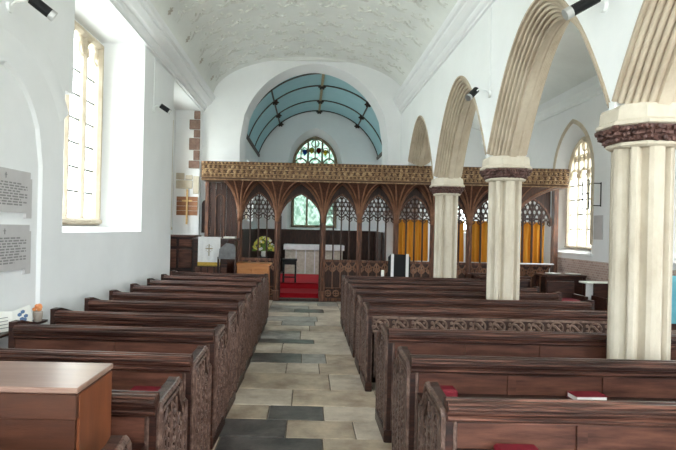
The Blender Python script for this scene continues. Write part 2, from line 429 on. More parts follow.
# ------------------------------------------------------------------ arcade: wall, arches, columns
ZSP = 2.62; AU = .2
bays = [(COLS[0] - 2.88, COLS[0]), (COLS[0], COLS[1]), (COLS[1], COLS[2]), (COLS[2], COLS[3]), (COLS[3], 12.72)]
def soffit(c, a, H, n=22):
    out = []
    for i in range(-n, n + 1):
        q = i / n; q = math.copysign(1 - (1 - abs(q)) ** 1.15, q)
        out.append((c + a * q, ZSP + H * (1 - abs(q) ** 1.85)))
    return out
def offset(pts, u):
    out = []
    for i, p in enumerate(pts):
        a_ = Vector(pts[max(i - 1, 0)]); b_ = Vector(pts[min(i + 1, len(pts) - 1)]); T = (b_ - a_).normalized()
        t1 = (Vector(p) - a_).normalized() if i else T
        sc = 1 / max(.35, T.dot(t1)); out.append((p[0] - T.y * u * sc, p[1] + T.x * u * sc))
    return out
def interp(pts):
    L, Rr = pts[0][0], pts[-1][0]
    def f(t):
        x = L + (Rr - L) * t
        for (x0, z0), (x1, z1) in zip(pts, pts[1:]):
            if x <= x1 + 1e-9: return z0 + (z1 - z0) * (x - x0) / max(1e-9, x1 - x0)
        return pts[-1][1]
    return f, L, Rr
ops = []; archs = []
for k, (a, b) in enumerate(bays):
    half = (b - a) / 2 - .215; c = (a + b) / 2; P_ = soffit(c, half, 1.27)
    O_ = offset(P_, AU)
    if k == 4: O_ = [p for p in O_ if not (p[0] > 11.3 and p[1] < 3.19)]; O_ += [(O_[-1][0] + .001, 3.19), (YC - .003, 3.19)]
    f, l_, r_ = interp(O_)
    ops.append((l_, r_, ZSP, f, l_, r_, ZSP, f)); archs.append(P_)
w = MB(); holed_wall(w, 'x', XA0, XA1, YW, YC, ZSP, 5.3, ops, 60)
struct(w.build('wall_arcade', M['plaster_w']))
hw = (XA1 - XA0) / 2
def wavy():
    # rolls and quirks along the splay from the wall face to the middle of the soffit
    P = [(AU + .022, -hw + .01), (AU + .022, -hw - .014), (AU - .004, -hw - .014)]
    A_, B_ = Vector((AU - .01, -hw + .012)), Vector((.012, -.055)); D_ = (B_ - A_); Nn = Vector((D_.y, -D_.x)).normalized()
    if Nn.x > 0: Nn = -Nn
    n = 35; lobes = 5
    for i in range(n + 1):
        t = i / n; q = A_ + D_ * t + Nn * (.034 * abs(sin(pi * lobes * t)) ** .6 - .012)
        P.append((q.x, q.y))
    P += [(-.012, -.045), (-.018, -.02), (-.018, -.001)]
    return P
half_prof = wavy()
prof = half_prof + [(u, -v) for u, v in reversed(half_prof)]
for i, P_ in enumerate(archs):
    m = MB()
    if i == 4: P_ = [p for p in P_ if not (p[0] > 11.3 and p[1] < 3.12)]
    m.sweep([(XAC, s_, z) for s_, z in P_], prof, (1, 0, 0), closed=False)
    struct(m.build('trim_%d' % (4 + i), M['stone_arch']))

def col_plan(r, wave=True):
    pts = []
    for q in range(4):
        g = q * pi / 2
        base = []
        for t in (-62, -30, 0, 30, 62):           # cardinal shaft
            base.append((r - .05 + .05 * cos(math.radians(t)), .058 * sin(math.radians(t)) / sin(math.radians(62))))
        base += [(r - .062, .066), (r - .088, .074), (r - .092, .092), (r - .070, .102), (r - .050, .116), (r - .052, .142), (r - .072, .160)]
        base += [(.160, r - .072), (.142, r - .052), (.116, r - .050), (.102, r - .070), (.092, r - .092), (.074, r - .088), (.066, r - .062)]
        for x, y in base: pts.append((x * cos(g) - y * sin(g), x * sin(g) + y * cos(g)))
    return pts
def ring_loft(mb, rings):
    b = len(mb.v); n = len(rings[0][0])
    for pts, z in rings: mb.v += [(x, y, z) for x, y in pts]
    for i in range(len(rings) - 1):
        for j in range(n): mb._f([b + i * n + j, b + i * n + (j + 1) % n, b + (i + 1) * n + (j + 1) % n, b + (i + 1) * n + j])
    mb._f(range(b + n - 1, b - 1, -1)); mb._f(range(b + (len(rings) - 1) * n, b + len(rings) * n))
def octo(r, c=.45):
    k = r * c
    P = [(r, -k), (r, k), (k, r), (-k, r), (-r, k), (-r, -k), (-k, -r), (k, -r)]
    out = []
    for i in range(8):
        a, b = P[i], P[(i + 1) % 8]
        for t in (0, .5): out.append((a[0] + (b[0] - a[0]) * t, a[1] + (b[1] - a[1]) * t))
    return out
def make_column(loc, label):
    t = thing('stone_column', loc, label, 'column', 'moulded stone columns of the arcade')
    m = MB(); r = .208
    ring_loft(m, [(col_plan(r), .30), (col_plan(r), 2.37)]); m.build('shaft', M['stone'], t)
    m = MB(); ring_loft(m, [(octo(.30), 0), (octo(.30), .16), (octo(.27), .19), (octo(.27), .26), (octo(.235), .32)]); m.build('base', M['stone'], t)
    m = MB(); ring_loft(m, [(octo(.205), 2.36), (octo(.225), 2.375), (octo(.225), 2.392), (octo(.215), 2.40)]); m.build('neck_ring', M['stone'], t)
    m = MB(); ring_loft(m, [(octo(.21), 2.40), (octo(.235), 2.43), (octo(.265), 2.50), (octo(.265), 2.512)])
    rr = random.Random(3)
    P = octo(.25)
    for i in range(len(P)):
        a, b = P[i], P[(i + 1) % len(P)]
        for k in range(3):
            for lz in (0, 1, 2):
                tt = (k + rr.random() * .7) / 3
                x, y = a[0] + (b[0] - a[0]) * tt, a[1] + (b[1] - a[1]) * tt
                s_ = .9 + .1 * lz + rr.uniform(-.02, .04)
                g = rr.uniform(0, 3); R_ = Matrix.Rotation(g, 3, 'Z') @ Matrix.Rotation(rr.uniform(-.9, .9), 3, 'X')
                m.ell((x * s_, y * s_, 2.42 + .036 * lz + rr.uniform(-.01, .01)), (.034, .02, .022), 5, 3, R_)
    m.build('carved_capital', M['capital'], t)
    m = MB(); ring_loft(m, [(octo(.27), 2.512), (octo(.29), 2.520), (octo(.29), 2.542), (octo(.262, .5), 2.562), (octo(.258, .5), 2.64), (octo(.245, .55), 2.66), (octo(.235, .6), 2.67)]); m.build('abacus', M['stone'], t)
    return t
col0 = make_column((XAC, COLS[1], 0), 'pale moulded stone column with carved brown capital, nearest and widest, in front of the blue banner')
dup(col0, (XAC, COLS[2], 0), 'pale moulded stone column rising behind the pews between the nearest and the furthest columns')
dup(col0, (XAC, COLS[3], 0), 'slimmest pale stone column, furthest of three, standing close to the carved screen')
dup(col0, (XAC, COLS[0], 0), 'pale stone column beside the viewer, outside the right edge of the photo')

# ------------------------------------------------------------------ south aisle wall
ops = []
tf0, w0 = arch_top(3.1, .9, 1.25); tf1, w1 = arch_top(3.05, .66, .92)
WY = [-.2, 4.15, 8.28, 12.4, 16.4]  # last one is an unseen chapel window, added for light beyond the screen
for c in WY: ops.append((c - w0, c + w0, 1.30, tf0, c - w1, c + w1, 1.40, tf1))
w = MB(); holed_wall(w, 'x', XS, XS + .32, YW, YE, 0, 5.2, ops, 20)
struct(w.build('wall_right', M['plaster']))
for i, c in enumerate(WY):
    sash = (c - .28 if i == 3 else c - .2, c + .0 if i == 3 else c + .2, 2.3, 2.95)
    make_window(4 + i, 'x', XS + .30, c, .64, 1.42, 3.05, .92, 3, .03, sash=sash if i == 3 else None)
m = MB()
for c in WY:
    A = arch_pts(c, 3.1, .9, 1.25, 14)
    m.sweep([(XS, c - .9, 1.5)] + [(XS, s_, z) for s_, z in A] + [(XS, c + .9, 1.5)], [(-.03, .0), (-.03, -.02), (.06, -.02), (.06, 0)], (1, 0, 0), closed=False)
struct(m.build('trim_10', M['tracery']))
m = MB(); m.box(XS - .03, XS - .001, YW, 13.0, 0, 1.16)
struct(m.build('baseboard_right', M['rubble']))
m = MB()
for c in WY: m.bbox(XS - .05, XS + .05, c - .98, c + .98, 1.25, 1.30, .01)
struct(m.build('trim_11', M['plaster_w']))

# ------------------------------------------------------------------ chancel wall with arch, chancel, chapel
cx, ca = .15, 1.84
f0, _ = arch_top(3.88, ca, 1.93); f1, _ = arch_top(3.88, ca - .08, 1.84)
w = MB(); holed_wall(w, 'y', YC, YC + .5, -3.5, XA1, 0, 6.6, [(cx - ca, cx + ca, 0, f0, cx - ca + .08, cx + ca - .08, 0, f1)], 36)
struct(w.build('wall_chancel_arch', M['plaster']))
CX0, CX1 = -1.68, 2.40
m = MB(); holed_wall(m, 'x', CX0, CX0 - .3, YC + .5, YE, 0, 4.5, [(14.9, 16.9, 1.9, flat(3.6), 15.0, 16.8, 1.95, flat(3.55))], 2); m.box(CX1, CX1 + .5, YC + .5, YE, 0, 4.5); struct(m.build('wall_chancel', M['plaster']))
ef0, ew0 = arch_top(4.0, .92, 1.2); ef1, ew1 = arch_top(3.93, .76, 1.02)
sf0, sw0 = arch_top(2.9, .75, 1.0); sf1, sw1 = arch_top(2.85, .6, .85)
EC = .26
w = MB(); holed_wall(w, 'y', YE, YE + .4, CX0 - .3, 6.6, 0, 6.0, [
    (EC - ew0, EC + ew0, 1.68, ef0, EC - ew1, EC + ew1, 1.78, ef1),
    (5.15 - sw0, 5.15 + sw0, 1.7, sf0, 5.15 - sw1, 5.15 + sw1, 1.75, sf1)], 24)
struct(w.build('wall_east', M['plaster']))
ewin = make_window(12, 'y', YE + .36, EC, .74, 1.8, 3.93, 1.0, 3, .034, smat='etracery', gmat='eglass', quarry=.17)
make_window(9, 'y', YE + .36, 5.15, .58, 1.77, 2.85, .85, 3, .03)
make_window(11, 'x', CX0 - .27, 15.9, .88, 1.97, 3.3, 1, 3, .04, head='flat', top=3.53)  # unseen side window added to brighten the chancel
# armorial shields in the head of the east window
for k, (sx_, sz_, cn) in enumerate(((EC - .36, 4.36, 'sg_blue'), (EC - .12, 4.42, 'sg_gold'), (EC + .12, 4.42, 'sg_red'), (EC + .36, 4.36, 'sg_gold'))):
    m = MB(); m.prism([(sx_ - .075, sz_ + .1), (sx_ + .075, sz_ + .1), (sx_ + .075, sz_ - .02), (sx_, sz_ - .11), (sx_ - .075, sz_ - .02)], 'y', YE + .325, YE + .335)
    o = m.build('glass_shield', M[cn], ewin); o.location = -ewin.location
# chancel wagon roof
RC = (.36, 3.62); RR = 2.13
a0_ = math.asin(.60 / RR)
def roofp(t, R=RR):
    g = pi - a0_ - t * (pi - 2 * a0_); return (RC[0] + R * cos(g), RC[1] + R * sin(g))
m = MB(); m.smooth = True
m.grid(lambda u, v: (roofp(u)[0], YC + .48 + v * (YE - YC - .46), roofp(u)[1]), 32, 2)
ceil2 = struct(m.build('ceiling_chancel', M['blue']))
m = MB()
for y in (13.98, 15.2, 16.95, 18.4):
    m.sweep([(roofp(i / 28)[0], y, roofp(i / 28)[1]) for i in range(29)], [(-.045, -.04), (.02, -.04), (.02, .04), (-.045, .04)], (0, 1, 0))
m.build('roof_rib', M['rib'], ceil2)
PT = (.06, .27, .5, .73, .94)
m = MB()
for t in (.5,):
    x, z = roofp(t); m.box(x - .035, x + .035, 13.9, 18.45, z - .045, z + .01)
m.build('ridge_beam', M['tanrib'], ceil2)
m = MB()
for t in (.0, .235, .765, 1.0):
    x, z = roofp(t, RR - .015); m.tube([(x, 13.92, z), (x, 18.45, z)], .024, 6)
for sx_ in (0, 1):
    x, z = roofp(sx_, RR); m.box(x - .05, x + .05, 13.95, 18.45, z - .1, z)
m.build('purlin', M['rib'], ceil2)
for y in (15.2, 16.95, 18.4):
    for t in (.235, .5, .765):
        x, z = roofp(t, RR - .05)
        b = MB(); b.ell((x, y - .01, z), (.085, .07, .06), 8, 4)
        for g in range(6): b.ell((x + .08 * cos(g * pi / 3), y - .02, z + .055 * sin(g * pi / 3)), (.035, .04, .03), 5, 3)
        b.build('roof_boss', M['rib'], ceil2)
m = MB(); m.box(CX0 - .3, CX1 + .5, YC - .1, YE + .4, 5.86, 6.0); struct(m.build('ceiling_chancel_outer', M['ceil']))

# raised chancel floor, steps, carpet
m = MB(); m.box(CX0, CX1, 13.3, YE, 0, .10); m.box(CX0, CX1, 14.4, YE, .10, .24); struct(m.build('floor_chancel', M['flag3']))
m = MB(); m.box(-.62, .46, 12.95, 13.295, 0.0, .012); m.quad((-.62, 13.29, .012), (.46, 13.29, .012), (.46, 13.29, .115), (-.62, 13.29, .115))
m.box(-.75, .62, 13.28, 14.4, .10, .115); m.box(-.75, .62, 14.385, 14.4, .10, .255); m.box(-1.0, 1.2, 14.385, 17.3, .24, .255)
tag(m.build('red_carpet', M['red']), 'bright red carpet runner on the chancel floor seen through the screen doorway', 'carpet')

# ------------------------------------------------------------------ nave vault, cornices, aisle ceiling, shell
VX, VA, VZ, VR = .02, 2.42, 4.80, 1.14
def vault(t, e=0.0):
    g = pi - t * pi; return (VX + (VA + e) * cos(g), VZ + (VR + e) * sin(g) ** .85)
m = MB(); m.smooth = True
m.grid(lambda u, v: (vault(u)[0], YW + v * (YC - YW), vault(u)[1]), 48, 4)
ceil1 = struct(m.build('ceiling', M['ceil']))
# moulded foliage on the vault
m = MB(); rr = random.Random(5)
nr = 25
def vframe(t):
    p = vault(t); p2 = vault(t + .003)
    T = Vector((p2[0] - p[0], 0, p2[1] - p[1])).normalized(); Nn = Vector((T.z, 0, -T.x))
    return Vector((p[0], 0, p[1])), T, Nn
for j in range(nr):
    y = 1.6 + j * .475
    for i in range(7):
        t = .14 + .72 * (i + (.5 if j % 2 else 0)) / 7
        if t > .88: continue
        p, T, Nn = vframe(t); c = p + Vector((0, y, 0)) + Nn * .004
        R0 = Matrix((T, Vector((0, 1, 0)), Nn)).transposed()
        # curling stems and leaves
        for sg in (-1, 1):
            pts = []
            for k in range(7):
                g = k / 6
                pts.append(c + T * sg * (.03 + .22 * g) + Vector((0, 1, 0)) * (.14 * sin(g * pi) - .07 * g))
            m.tube(pts, [.024, .024, .022, .020, .018, .014, .008], 5)
            for (dx, dy, an) in ((.12, .09, .6), (.21, -.02, -.4), (.08, -.11, 1.2), (.2, .10, .2)):
                m.ell(c + T * sg * dx + Vector((0, dy, 0)), (.065, .026, .026), 6, 3, R0 @ Matrix.Rotation(sg * an, 3, 'Z'))
        m.ell(c, (.035, .075, .032), 6, 3, R0)
m.build('moulded_foliage', M['ceil_orn'], ceil1)
m = MB()
for sg, t in ((-1, .095), (1, .905)):
    for k in range(9):
        y = 2.3 + k * 1.3; p, T, Nn = vframe(t); c = p + Vector((0, y, 0))
        R0 = Matrix((T, Vector((0, 1, 0)), Nn)).transposed()
        for g in range(6): m.ell(c + T * .05 * cos(g * pi / 3) + Vector((0, .05 * sin(g * pi / 3), 0)), (.034, .022, .018), 6, 3, R0 @ Matrix.Rotation(g * pi / 3, 3, 'Z'))
        m.ell(c, (.022, .022, .025), 6, 3, R0)
m.build('plaster_rosette', mat('rosette plaster', (.42, .38, .32), (.6, .56, .5), 8, .9), ceil1)
# cornices
cp = [(0, 4.56), (.05, 4.56), (.05, 4.60), (.09, 4.62), (.11, 4.66), (.11, 4.69), (.17, 4.72), (.24, 4.79), (.24, 4.83), (.29, 4.85), (.31, 4.90), (.31, 4.94), (.26, 4.97), (0, 4.99)]
m = MB(); m.prism([(XL + a, z) for a, z in cp], 'y', YW, YC); struct(m.build('trim_12', M['plaster']))
cp2 = [(a * .72, z + .06) for a, z in cp]
m = MB(); m.prism([(XA0 - a, z) for a, z in cp2], 'y', YW, YC); struct(m.build('trim_13', M['plaster']))
# south aisle barrel ceiling
m = MB(); m.smooth = True
m.grid(lambda u, v: (4.52 - 1.78 * cos(u * pi), YW + v * (YE - YW), 4.80 + .62 * sin(u * pi)), 24, 2)
struct(m.build('ceiling_aisle', M['ceil']))
m = MB(); m.prism([(XS - a, z + .02) for a, z in [(0, 4.62), (.04, 4.62), (.05, 4.68), (.12, 4.74), (.14, 4.82), (0, 4.86)]], 'y', YW, YE)
m.prism([(XA1 + a, z + .02) for a, z in [(0, 4.62), (.04, 4.62), (.05, 4.68), (.12, 4.74), (.14, 4.82), (0, 4.86)]], 'y', YW, YC)
struct(m.build('trim_14', M['plaster_w']))
# outer roof slab and west wall with large unseen openings added for fill daylight
m = MB(); m.box(-3.6, 6.7, YW - .1, YC + .5, 6.3, 6.5); m.box(2.3, 6.7, YC, YE + .4, 6.3, 6.5)
m.box(-3.6, XL - .0, YW, YC + .5, 5.25, 5.3); m.box(XL - .02, XL + .02, YW, YC, 4.9, 6.3); m.box(XS, XS + .35, YW, YE, 5.1, 6.3)
struct(m.build('ceiling_outer', M['ceil']))
wf, ww_ = arch_top(3.4, 1.9, 2.3)
m = MB(); holed_wall(m, 'y', YW, YW - .4, -3.6, 6.6, 0, 6.5, [(-1.8, 2.0, .9, wf, -1.8, 2.0, .9, wf), (3.3, 5.8, 1.2, flat(4.4), 3.3, 5.8, 1.2, flat(4.4))], 14)
struct(m.build('wall_west', M['plaster']))
make_window(10, 'y', YW - .3, .1, 1.88, .92, 3.4, 2.27, 5, .05)  # added window behind the camera, raises the interior light

# ------------------------------------------------------------------ floor
fl = MB()
fl.cur = 0; fl.box(-3.6, 6.7, YW, YE, -.2, -.012)
mats = [M['grout'], M['flag1'], M['flag2'], M['flag3'], M['slate']]
rows = [3.6, 4.02, 4.40, 4.81, 5.20, 5.72, 6.35, 6.85, 7.38, 8.02, 8.32, 9.0, 9.5, 9.95, 10.5, 11.0, 11.5, 11.95, 12.4, 12.68]
spec = {1: [(-.74, -.66, 1), (-.66, .17, 4), (.17, .76, 1)],
        2: [(-.74, -.13, 4), (-.13, .45, 1), (.45, .76, 2)],
        3: [(-.74, -.31, 1), (-.31, .20, 4), (.20, .76, 2)],
        4: [(-.74, -.1, 2), (-.1, .76, 1)], 5: [(-.74, .3, 1), (.3, .76, 2)], 6: [(-.74, -.2, 2), (-.2, .2, 2), (.2, .76, 1)],
        7: [(-.74, -.68, 1), (-.68, -.02, 4), (-.02, .3, 3), (.3, .76, 1)],
        8: [(-.74, -.3, 2), (-.3, .76, 2)],
        9: [(-.74, -.68, 2), (-.68, .16, 4), (.16, .76, 2)], 10: [(-.74, -.05, 3), (-.05, .76, 2)],
        11: [(-.74, .1, 2), (.1, .76, 1)], 12: [(-.74, -.4, 2), (-.4, .2, 3), (.2, .76, 2)], 13: [(-.74, .25, 3), (.25, .76, 2)],
        14: [(-.74, .1, 2), (.1, .76, 2)], 15: [(-.74, -.2, 3), (-.2, .4, 4), (.4, .76, 2)], 16: [(-.74, .1, 3), (.1, .76, 2)],
        17: [(-.74, .3, 2), (.3, .76, 3)], 18: [(-.74, .76, 3)]}
rr = random.Random(2)
def slab(x0, x1, y0, y1, k):
    fl.cur = k; g = .006; j = lambda: rr.uniform(-.004, .004)
    z = rr.uniform(-.003, .001)
    fl.bbox(x0 + g, x1 - g, y0 + g + j(), y1 - g + j(), -.05, z, .005)
for i in range(len(rows) - 1):
    for (x0, x1, k) in spec.get(i, [(-.74, 0, 1), (0, .76, 2)]): slab(x0, x1, rows[i], rows[i + 1], k)
y = YW
while y < 3.6 - .01:
    for (x0, x1) in ((-.74, -.1), (-.1, .76)): slab(x0, x1, y, min(y + .5, 3.6), rr.choice((1, 2, 3)))
    y += .5
for (xa, xb) in ((-3.3, -.74), (.76, 6.3)):
    y = YW
    while y < 13.0:
        x = xa; d = rr.uniform(.5, .7)
        while x < xb:
            wd = rr.uniform(.6, .95); slab(x, min(x + wd, xb), y, min(y + d, 13.3), rr.choice((1, 2, 2, 3))); x += wd
        y += d
struct(fl.build('floor', mats))

# ------------------------------------------------------------------ pews
def bench_end(s_, depth=.52, h=.885, th=.045):
    """slab in the y-z plane, aisle face toward -s_ ; returns (slab, carving)"""
    m = MB(); X0, X1 = min(0, th * s_), max(0, th * s_)
    top = [(.0, h - .045), (.03, h - .02), (.10, h - .012), (.30, h), (.35, h + .012), (.375, h - .005), (.395, h - .06), (.44, h - .115), (depth, h - .15)]
    m.prism([(0, 0), (depth, 0)] + top[::-1], 'x', X0, X1)
    m.bbox(X0 - .02, X1 + .006, -.015, depth + .015, 0, .10, .008)
    c = MB(); f = -s_ * .006
    def roll(pts, r, q=f): c.tube([(q, a, b) for a, b in pts], r, 5)
    def inset(d): return [(d, .1)] + [(min(max(y, d), depth - d), z - d) for y, z in top] + [(depth - d, .1)]
    roll(inset(.014), .017); roll(inset(.058), .011)
    roll([(.002, .1), (.002, h - .05)], .012, s_ * th)
    c1, c2, mid = .145, .38, .262
    roll([(mid - .04, .12), (mid - .04, h - .075)], .012); roll([(mid + .04, .12), (mid + .04, h - .075)], .012)
    z = .13; i = 0
    while z < h - .08:                               # leaf trail between the shafts
        sg = 1 if i % 2 else -1; i += 1
        c.ell((f, mid + sg * .010, z), (.018, .026, .012), 6, 3, Matrix.Rotation(.8 * sg, 3, 'X')); z += .036
    z = .13; i = 0
    while z < h - .06:                               # leaves in the outer hollow
        i += 1; sg = 1 if i % 2 else -1
        c.ell((f, .036, z), (.014, .017, .010), 5, 3, Matrix.Rotation(.9 * sg, 3, 'X'))
        if z < h - .22: c.ell((f, depth - .036, z), (.014, .017, .010), 5, 3, Matrix.Rotation(-.9 * sg, 3, 'X'))
        z += .04
    for cc, tp in ((c1, h - .16), (c2, h - .26)):
        wd = .052
        for (zb, zt) in ((.13, .38), (.43, tp)):
            roll([(cc - wd, zb), (cc - wd, zt)] + arch_pts(cc, zt, wd, wd * 1.4, 4) + [(cc + wd, zb)], .010)
            roll([(cc, zb), (cc, zt)], .009)
            for sg in (-1, 1): roll([(cc + sg * wd, zt), (cc + sg * wd * .4, zt + .02), (cc, zt + .05)], .007)
            z = zb + .03
            while z < zt:
                c.ell((f, cc - wd / 2, z), (.012, .016, .014), 5, 3, Matrix.Rotation(.7, 3, 'X')); c.ell((f, cc + wd / 2, z + .02), (.012, .016, .014), 5, 3, Matrix.Rotation(-.7, 3, 'X')); z += .05
    return m, c

RAILP = [(.050, .905), (.040, .912), (.026, .912), (.018, .900), (.008, .900), (.002, .908), (-.012, .908), (-.022, .898), (-.022, .890), (-.030, .888), (-.036, .880), (-.036, .872),
         (-.026, .864), (-.026, .858), (-.010, .852), (-.008, .842), (-.018, .838), (-.026, .830), (-.026, .822), (-.014, .812), (-.004, .808), (-.004, .800), (.045, .80), (.055, .82), (.055, .895)][::-1]
def make_pew(s_, L, label, group, seat=True, frieze=False, colx=None):
    t = thing('church_pew', (0, 0, 0), label, 'pew', group)
    X = lambda a: a * s_
    bx = lambda m, a, b, *r: m.box(min(X(a), X(b)), max(X(a), X(b)), *r)
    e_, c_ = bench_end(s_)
    eo = e_.build('bench_end', M['oak'], t); c_.build('carving', M['oak_end'], eo)  # slab darker than carving: recess shade painted in, besides dirt and polish
    m = MB(); m.prism([(0, 0), (.42, 0), (.42, .72), (.36, .86), (.10, .93), (0, .93)], 'x', min(X(L - .05), X(L)), max(X(L - .05), X(L))); m.build('wall_end', M['oak'], t)
    a, b = .045, L - .05
    m = MB(); m.prism([(y, z - (.01 if frieze else 0)) for y, z in RAILP if True], 'x', min(X(.004), X(b)), max(X(.004), X(b)))
    m.build('top_rail', M['oak_rail'], t)
    m = MB(); bx(m, a, b, .008, .034, .10, .80)
    if not frieze:
        n = max(2, round((b - a) / .62))
        for i in range(1, n): bx(m, a + (b - a) * i / n - .025, a + (b - a) * i / n + .025, -.004, .01, .10, .80)
        bx(m, a, b, -.004, .01, .10, .20)
    m.build('back_panel', M['oak_panel'], t)
    if frieze: m = MB(); bx(m, a, b, .0, .0078, .65, .775); m.build('frieze_board', M['screen_dark'], t)
    if frieze:
        m = MB(); bx(m, a, b, -.012, .008, .775, .80); bx(m, a, b, -.012, .008, .63, .65)
        n = int((b - a) / .19); st = (b - a) / n
        for i in range(n):
            c = X(a + st * (i + .5)); k = 1
            m.tube([(c + .066 * cos(g * pi / 7), -.006, .712 + .060 * sin(g * pi / 7)) for g in range(15)], .010, 5)
            m.tube([(c - .055, -.006, .745), (c - .02, -.008, .735), (c + .015, -.008, .70), (c + .05, -.006, .675)], [.008, .016, .016, .008], 6)
            m.ell((c - .085, -.004, .74), (.02, .010, .022), 6, 3); m.ell((c - .085, -.004, .685), (.02, .010, .022), 6, 3)
            m.ell((c + .03, -.004, .735), (.014, .008, .014), 6, 3); m.ell((c - .03, -.004, .69), (.014, .008, .014), 6, 3)
        m.build('carved_frieze', M['frieze'], t)
        m = MB(); bx(m, a, a + .02, -.014, .008, .10, .63); bx(m, a, b, -.014, .008, .10, .16)
        n2 = int((b - a) / .46)
        for i in range(n2 + 1): bx(m, a + .46 * i, a + .46 * i + .05, -.014, .008, .10, .63)
        for i in range(n2):
            for k in range(2):
                c = X(a + .05 + .46 * i + .105 + .2 * k)
                for q in ((.24), (.38)): m.tube([(c + .05 * cos(g * pi / 4), -.002, q - .03 + .05 * sin(g * pi / 4)) for g in range(9)], .009, 5)
                m.tube([(c, 0, .17), (c, 0, .43)], .007, 4); m.tube([(c - .07, 0, .28), (c + .07, 0, .28)], .007, 4)
        m.build('carved_panel', M['oak_end'], t)
    # book ledge on the rear of the back
    if not frieze:
        m = MB(); bx(m, a, b, -.12, .0, .655, .68)
        m.build('book_ledge', M['oak'], t)
        m = MB(); m.prism([(-.005, .655), (-.10, .655), (-.005, .54)], 'x', min(X(.072), X(.1)), max(X(.072), X(.1))); m.build('ledge_bracket', M['stone'], t)
        t.children[-1]['label'] = 'pale worn bracket under the ledge'
    if seat:
        m = MB()
        for (p, q) in ([(a, b)] if colx is None else [(a, colx[0]), (colx[1], b)]): bx(m, p, q, .05, .31, .42, .45)
        m.build('seat', M['oak'], t)
    return t

LP = [2.53, 3.30, 4.12, 4.80, 5.55, 6.25, 7.0, 7.75, 8.5, 9.2]
nm = ['first', 'second', 'third', 'fourth', 'fifth', 'sixth', 'seventh', 'eighth', 'ninth', 'tenth', 'eleventh']
GL = 'carved oak pews left of the aisle'; GR = 'carved oak pews right of the aisle'
protoL = make_pew(-1, 1.60, 'dark oak pew left of the aisle, first row beyond the wooden chest', GL)
LX = -.68
protoL.location = (LX, LP[0], 0); protoL.rotation_euler.z = math.radians(-1.8)
for i, y in enumerate(LP[1:], 1):
    if i == len(LP) - 1: lab = 'dark oak pew left of the aisle, furthest row, just before the light oak chest'
    else: lab = 'dark oak pew left of the aisle, %s row beyond the wooden chest' % nm[i]
    dup(protoL, (LX, y, 0), lab)
l0 = make_pew(-1, 1.60, 'dark oak pew end poking up at the bottom left, right beside the wooden chest', GL, seat=False); l0.location = (LX, 1.71, 0)
for ch in list(l0.children):
    if ch.name.startswith(('book_ledge', 'ledge_bracket', 'wall_end')): bpy.data.objects.remove(ch)
RX = .68
RP = [(2.55, 3.6), (3.42, 3.6), (4.34, 3.6), (6.38, 2.72), (7.2, 2.72), (7.88, 2.72), (8.58, 2.72), (9.27, 2.3)]
pr1 = make_pew(1, 4.3, 'dark oak pew right of the aisle, nearest row along the bottom edge', GR); pr1.location = (RX, RP[0][0], 0)
dup(pr1, (RX, RP[1][0], 0), 'dark oak pew right of the aisle, second nearest, carrying the red hymn book')
dup(pr1, (RX, RP[2][0], 0), 'dark oak pew right of the aisle, third nearest row, just behind the nearest stone column')
pf = make_pew(1, 2.75, 'dark oak pew right of the aisle whose back carries a carved tracery frieze', GR, frieze=True); pf.location = (RX, 5.70, 0)
pr2 = make_pew(1, 2.75, 'dark oak pew right of the aisle, first row beyond the carved frieze', GR); pr2.location = (RX, RP[3][0], 0)
for k in range(4, 8):
    lab = 'dark oak pew right of the aisle, %s row beyond the carved frieze' % nm[k - 3] if k < 7 else 'dark oak pew right of the aisle, furthest row, just before the black stand'
    dup(pr2, (RX, RP[k][0], 0), lab)

# ------------------------------------------------------------------ foreground chest
t = thing('wooden_chest', (0, 0, 0), 'varnished wooden chest with a flat pale lid, standing bottom left before the pews', 'chest')
cx0, cx1, cy0, cy1, ct = -2.25, -.82, 1.97, 2.34, 1.10
m = MB(); m.bbox(cx0, cx1, cy0, cy1, ct - .022, ct, .004); m.build('lid', M['chesttop'], t)
m = MB(); m.box(cx0 + .012, cx1 - .012, cy0 + .012, cy1 - .012, .05, ct - .022)
m.bbox(cx0 + .006, cx1 - .006, cy0 + .004, cy1 - .006, ct - .12, ct - .026, .003)
m.build('body', M['chest'], t)
m = MB(); m.box(cx1 - .012, cx1 - .002, cy0 + .03, cy1 - .012, .05, ct - .03); m.build('end_board', M['chestside'], t)
t.children[-1]['label'] = 'lighter orange-brown end board'
m = MB(); m.box(cx0 + .5, cx0 + .62, cy0 - .004, cy0 + .006, ct - .16, ct - .155); m.lathe(0, 0, [(.001, 0), (.001, .001)], 4); m.build('keyhole_slot', M['brass'], t)
m = MB(); m.box(cx0, cx1, cy0, cy1, 0, .05); m.build('plinth', M['chest'], t)

# ------------------------------------------------------------------ books, kneelers
def kneeler(x, y, z, w_, d_, label, h=.045, rz=0):
    m = MB(); m.smooth = False; m.bbox(-w_ / 2, w_ / 2, -d_ / 2, d_ / 2, 0, h, .012)
    o = m.build('red_kneeler', M['redbook']); o.location = (x, y, z); o.rotation_euler.z = rz
    return tag(o, label, 'kneeler', 'red kneelers on the pew ledges')
def book(x, y, z, label, rz=0, w_=.20, d_=.13, h=.03):
    t = thing('hymn_book', (x, y, z), label, 'book', 'red hymn books on the pew ledges'); t.rotation_euler.z = rz
    m = MB(); m.box(-w_ / 2, w_ / 2, -d_ / 2, d_ / 2, 0, .004); m.box(-w_ / 2, w_ / 2, -d_ / 2, d_ / 2, h - .004, h); m.box(-w_ / 2, w_ / 2, d_ / 2 - .004, d_ / 2, .004, h - .004); m.build('cover', M['redbook'], t)
    m = MB(); m.box(-w_ / 2 + .004, w_ / 2 - .006, -d_ / 2 + .004, d_ / 2 - .004, .004, h - .004); m.build('pages', M['paper'], t)
    return t
kneeler(-.98, 2.465, .681, .22, .11, 'red kneeler on the ledge of the pew right behind the wooden chest', .035)
